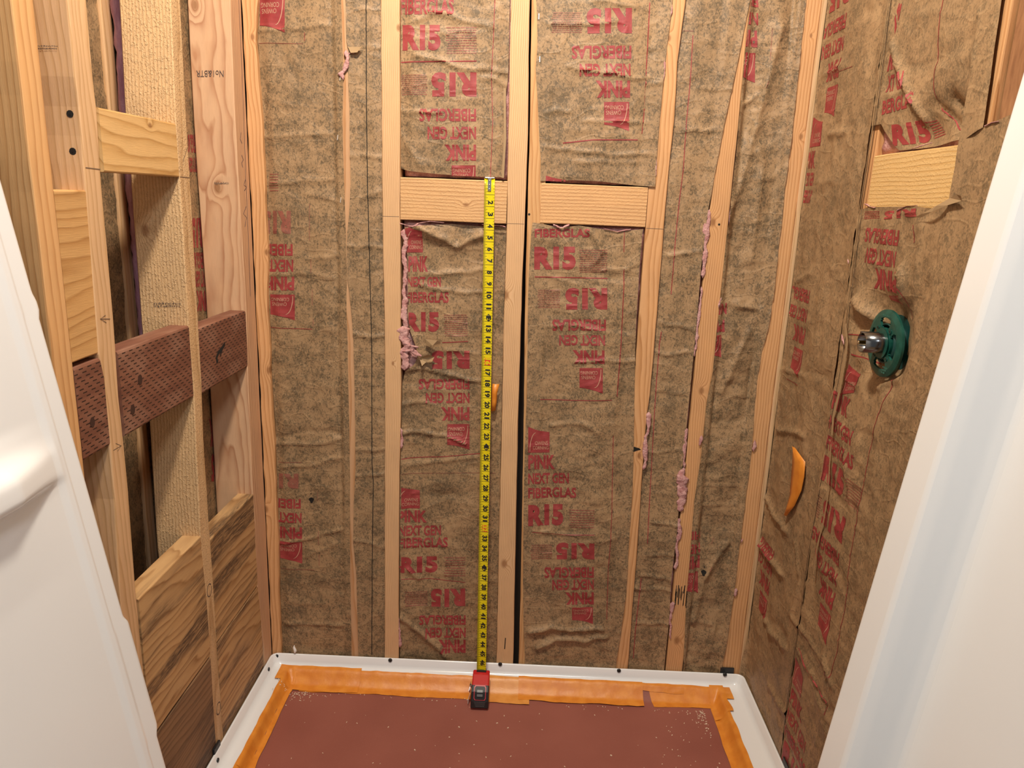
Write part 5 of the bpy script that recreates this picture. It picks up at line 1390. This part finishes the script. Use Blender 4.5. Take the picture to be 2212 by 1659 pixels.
# face plate: a disc with four arc-shaped openings, cut as a polar grid
xf = XR - 0.12
RA = [0.78, 1.02, 1.22, 1.68, 1.95, 2.15]; NA = 96
def solid(r0, r1, t):
    rm = 0.5 * (r0 + r1)
    if rm < 1.02 or rm > 1.68: return True
    for c, hw in ((90, 26), (270, 30), (0, 33), (180, 33)):
        d = (t - c + 180) % 360 - 180
        if abs(d) < hw - (4 if (rm > 1.55 or rm < 1.2) else 0): return False
    return True


V = []; Fc = []
RR = [0.78, 0.9, 1.03, 1.15, 1.25, 1.35, 1.45, 1.55, 1.68, 1.85, 2.02, 2.2]
for x in (xf, xf + 0.16):
    for r in RR:
        for i in range(NA):
            t = 2 * math.pi * i / NA; dome = 0.10 * max(0, (r - 1.9)) / 0.25
            V.append((x + dome, vy - 1.07 * r * math.cos(t), vz + r * math.sin(t)))
L = len(RR) * NA
cell = [[solid(RR[k], RR[k + 1], (i + 0.5) * 360 / NA) for i in range(NA)] for k in range(len(RR) - 1)]
for k in range(len(RR) - 1):
    for i in range(NA):
        if not cell[k][i]: continue
        a, b, c, d = k * NA + i, k * NA + (i + 1) % NA, (k + 1) * NA + (i + 1) % NA, (k + 1) * NA + i
        Fc += [(a, d, c, b), (a + L, b + L, c + L, d + L)]
        if not cell[k][(i + 1) % NA]: Fc.append((b, c, c + L, b + L))
        if not cell[k][i - 1]: Fc.append((d, a, a + L, d + L))
        if k == 0 or not cell[k - 1][i]: Fc.append((a, b, b + L, a + L))
        if k == len(RR) - 2 or not cell[k + 1][i]: Fc.append((c, d, d + L, c + L))
mesh_obj('guard_plate', V, Fc, M['green'], valve, smooth=False)


def tube_x(name, x0, x1, r, mat, parent, y=vy, z=vz, closed=True, k=32, wall=0.0):
    V, Fc = [], []
    prof = [(x0, r), (x1, r)] if not wall else [(x1, r), (x0, r), (x0, r - wall), (x1, r - wall)]
    for x, rr in prof:
        for i in range(k): V.append((x, y - rr * math.cos(2 * math.pi * i / k), z + rr * math.sin(2 * math.pi * i / k)))
    for j in range(len(prof) - 1):
        for i in range(k): Fc.append((j * k + i, j * k + (i + 1) % k, (j + 1) * k + (i + 1) % k, (j + 1) * k + i))
    if closed: Fc += [tuple(range(k)), tuple((len(prof) - 1) * k + i for i in range(k))[::-1]]
    o = mesh_obj(name, V, Fc, M[mat], parent, smooth=False)
    for p in o.data.polygons: p.use_smooth = len(p.vertices) == 4
    return o


tube_x('guard_skirt', xf + 0.1, XR + 0.9, 1.3, 'green_dark', valve, closed=False, wall=0.08)
tube_x('guard_back', XR + 0.8, XR + 0.88, 1.9, 'green_dark', valve)
tube_x('collar', xf - 0.12, xf + 0.1, 1.0, 'green', valve)
tube_x('sleeve', xf - 1.35, xf, 0.66, 'chrome', valve, closed=False, wall=0.035)
tube_x('sleeve_bottom', xf - 0.6, xf - 0.55, 0.62, 'black', valve)
tube_x('stem', xf - 1.55, xf - 0.5, 0.13, 'brass', valve)
tube_x('stem_tip', xf - 1.6, xf - 1.54, 0.08, 'steel', valve)
for dy, dz in ((0.85, 0.9), (-0.85, 0.9), (0.85, -0.9), (-0.85, -0.9)):
    tube_x('screw_boss', xf - 0.06, xf + 0.02, 0.16, 'green', valve, vy + dy, vz + dz, k=12)
    tube_x('boss_hole', xf - 0.066, xf - 0.055, 0.08, 'hole', valve, vy + dy, vz + dz, k=10)
v, f = box_data(xf - 1.3, xf - 0.1, vy - 0.09 + 0.45, vy + 0.09 + 0.45, vz + 0.42, vz + 0.66)
bevel(mesh_obj('sleeve_key', v, f, M['chrome'], valve, smooth=False), 0.03)
V, Fc = [], []; rg = random.Random(8)          # raised lettering, too worn to read
for (y0, z0, w_, k_) in ((0.5, 1.76, 1.0, 9), (-0.55, -1.5, 0.7, 6), (-0.5, -1.68, 0.6, 5), (-0.45, -1.86, 0.5, 4)):
    for k in range(k_):
        y = vy + y0 - w_ * k / k_; hh = rg.uniform(0.06, 0.13); n0 = len(V); ww = w_ / k_ * 0.55
        V += [(xf - 0.008, y, vz + z0), (xf - 0.008, y - ww, vz + z0), (xf - 0.008, y - ww, vz + z0 + hh), (xf - 0.008, y, vz + z0 + hh)]; Fc.append((n0, n0 + 1, n0 + 2, n0 + 3))
mesh_obj('moulded_lettering', V, Fc, plain('moulded_relief', (0.05, 0.2, 0.16), 0.5), valve, smooth=False)

# ================================================================== white wall panels leaning at both sides
n = NT('white_panel'); P = n.geo()
M['panel'] = n.p(Base_Color=n.mix(n.rng(n.noise(P, 2.5, 2), 0.3, 0.7), (0.80, 0.81, 0.815), (0.83, 0.84, 0.84)), Roughness=0.22, **{'Specular_IOR_Level': 0.35})


def leaning(name, A, B, z_top, prof, into, side, label, width_tab=None, ledge=None):
    """a moulded panel leaning on a side wall. A, B: two points of its far edge; prof: (distance from that edge, stand-off)"""
    A, B = np.array(A, float), np.array(B, float); d = (B - A) / (B[2] - A[2])
    zz = np.linspace(FLOOR + 0.02, z_top, 320)
    wdir = np.array([into, -1.0, 0.0]); wdir /= np.linalg.norm(wdir)
    nrm = np.cross(d / np.linalg.norm(d), wdir); nrm /= np.linalg.norm(nrm)
    if nrm[0] * side < 0: nrm = -nrm
    # finer columns where the profile bends
    wv = np.unique(np.concatenate([[p[0] for p in prof], np.linspace(0, 14, 80), np.linspace(14, prof[-1][0], 12)]))
    V, Fc = [], []
    for z in zz:
        e = A + d * (z - A[2])
        tab = width_tab(z) if width_tab else 0.0
        for j, w in enumerate(wv):
            h = float(np.interp(w, [p[0] for p in prof], [p[1] for p in prof]))
            if ledge: h += ledge(w, z)
            V.append(e + wdir * (w - tab * max(0, 1 - w / 1.5)) + nrm * h)
    n = len(wv)
    for i in range(len(zz) - 1):
        for j in range(n - 1):
            q = (i * n + j, i * n + j + 1, (i + 1) * n + j + 1, (i + 1) * n + j)
            Fc.append(q if side < 0 else q[::-1])
    o = mesh_obj(name, V, Fc, M['panel'], label=label, cat='wall panel')
    m = o.modifiers.new('thick', 'SOLIDIFY'); m.thickness = 0.14 * I; m.offset = -1
    return o


def on_ray(u, v, x):
    dd = ray(u, v); t = (x - CAM[0]) / dd[0]; return CAM + t * dd


AL, BLp = on_ray(365, 1659, -14.7), on_ray(2, 365, -19.0)
def tabL(z):
    return 0.28 * (sstep(z, -29.6, -29.2) * 0 + (1 - sstep(z, -23.2, -22.6)) * sstep(z, -29.9, -29.3)) + 0.16 * (1 - sstep(z, -6.9, -6.3)) * sstep(z, -7.6, -7.2)


def panel_wz(u, v, A, B, into):
    """where a sight line meets the panel: distance from its far edge, height"""
    A, B = np.array(A, float), np.array(B, float); d = (B - A) / (B[2] - A[2]); w = np.array([into, -1.0, 0.0]); w /= np.linalg.norm(w)
    dd = ray(u, v); k = np.linalg.solve(np.stack([d, w, -dd], 1), CAM - A)
    return float(k[1]), float(k[0] + A[2])


lw, lz = panel_wz(136, 1016, AL, BLp, -0.03)
lz += 0.75


def ledgeL(w, z):
    # a moulded soap ledge that grows out of the panel towards the camera
    N = 0.26 * max(0.0, w - lw)
    dz = z - lz
    prof = float(np.interp(dz, [-5.0, -1.6, -1.15, -0.95, -0.75, 0.1, 0.35, 0.6, 1.0, 1.8], [0, 0.14, 0.3, 0.85, 1.0, 1.0, 0.85, 0.5, 0.2, 0]))
    return min(N, 1.0) * prof


leaning('shower_wall_panel', AL, BLp, 10.0, [(0, -0.5), (0.12, -0.08), (0.3, 0.0), (1.1, 0.0), (1.35, 0.12), (1.7, 0.12), (2.1, 0.0), (30, 0.0)], -0.03, 1,
        'white moulded shower wall panel leaning at the left with a soap ledge', tabL, ledgeL)
AR, BRp = on_ray(1760, 1659, 20.0), on_ray(2212, 130, 23.8)
leaning('shower_wall_panel', AR, BRp, 30.0, [(0, -0.5), (0.1, -0.08), (0.25, 0.0), (2.0, 0.0), (2.3, -0.12), (2.6, -0.5), (3.1, -1.5), (3.4, -1.85), (3.7, -1.98), (4.1, -2.0), (26, -2.0)], 0.03, -1,
        'smooth white shower wall panel leaning at the right with a long recessed groove')
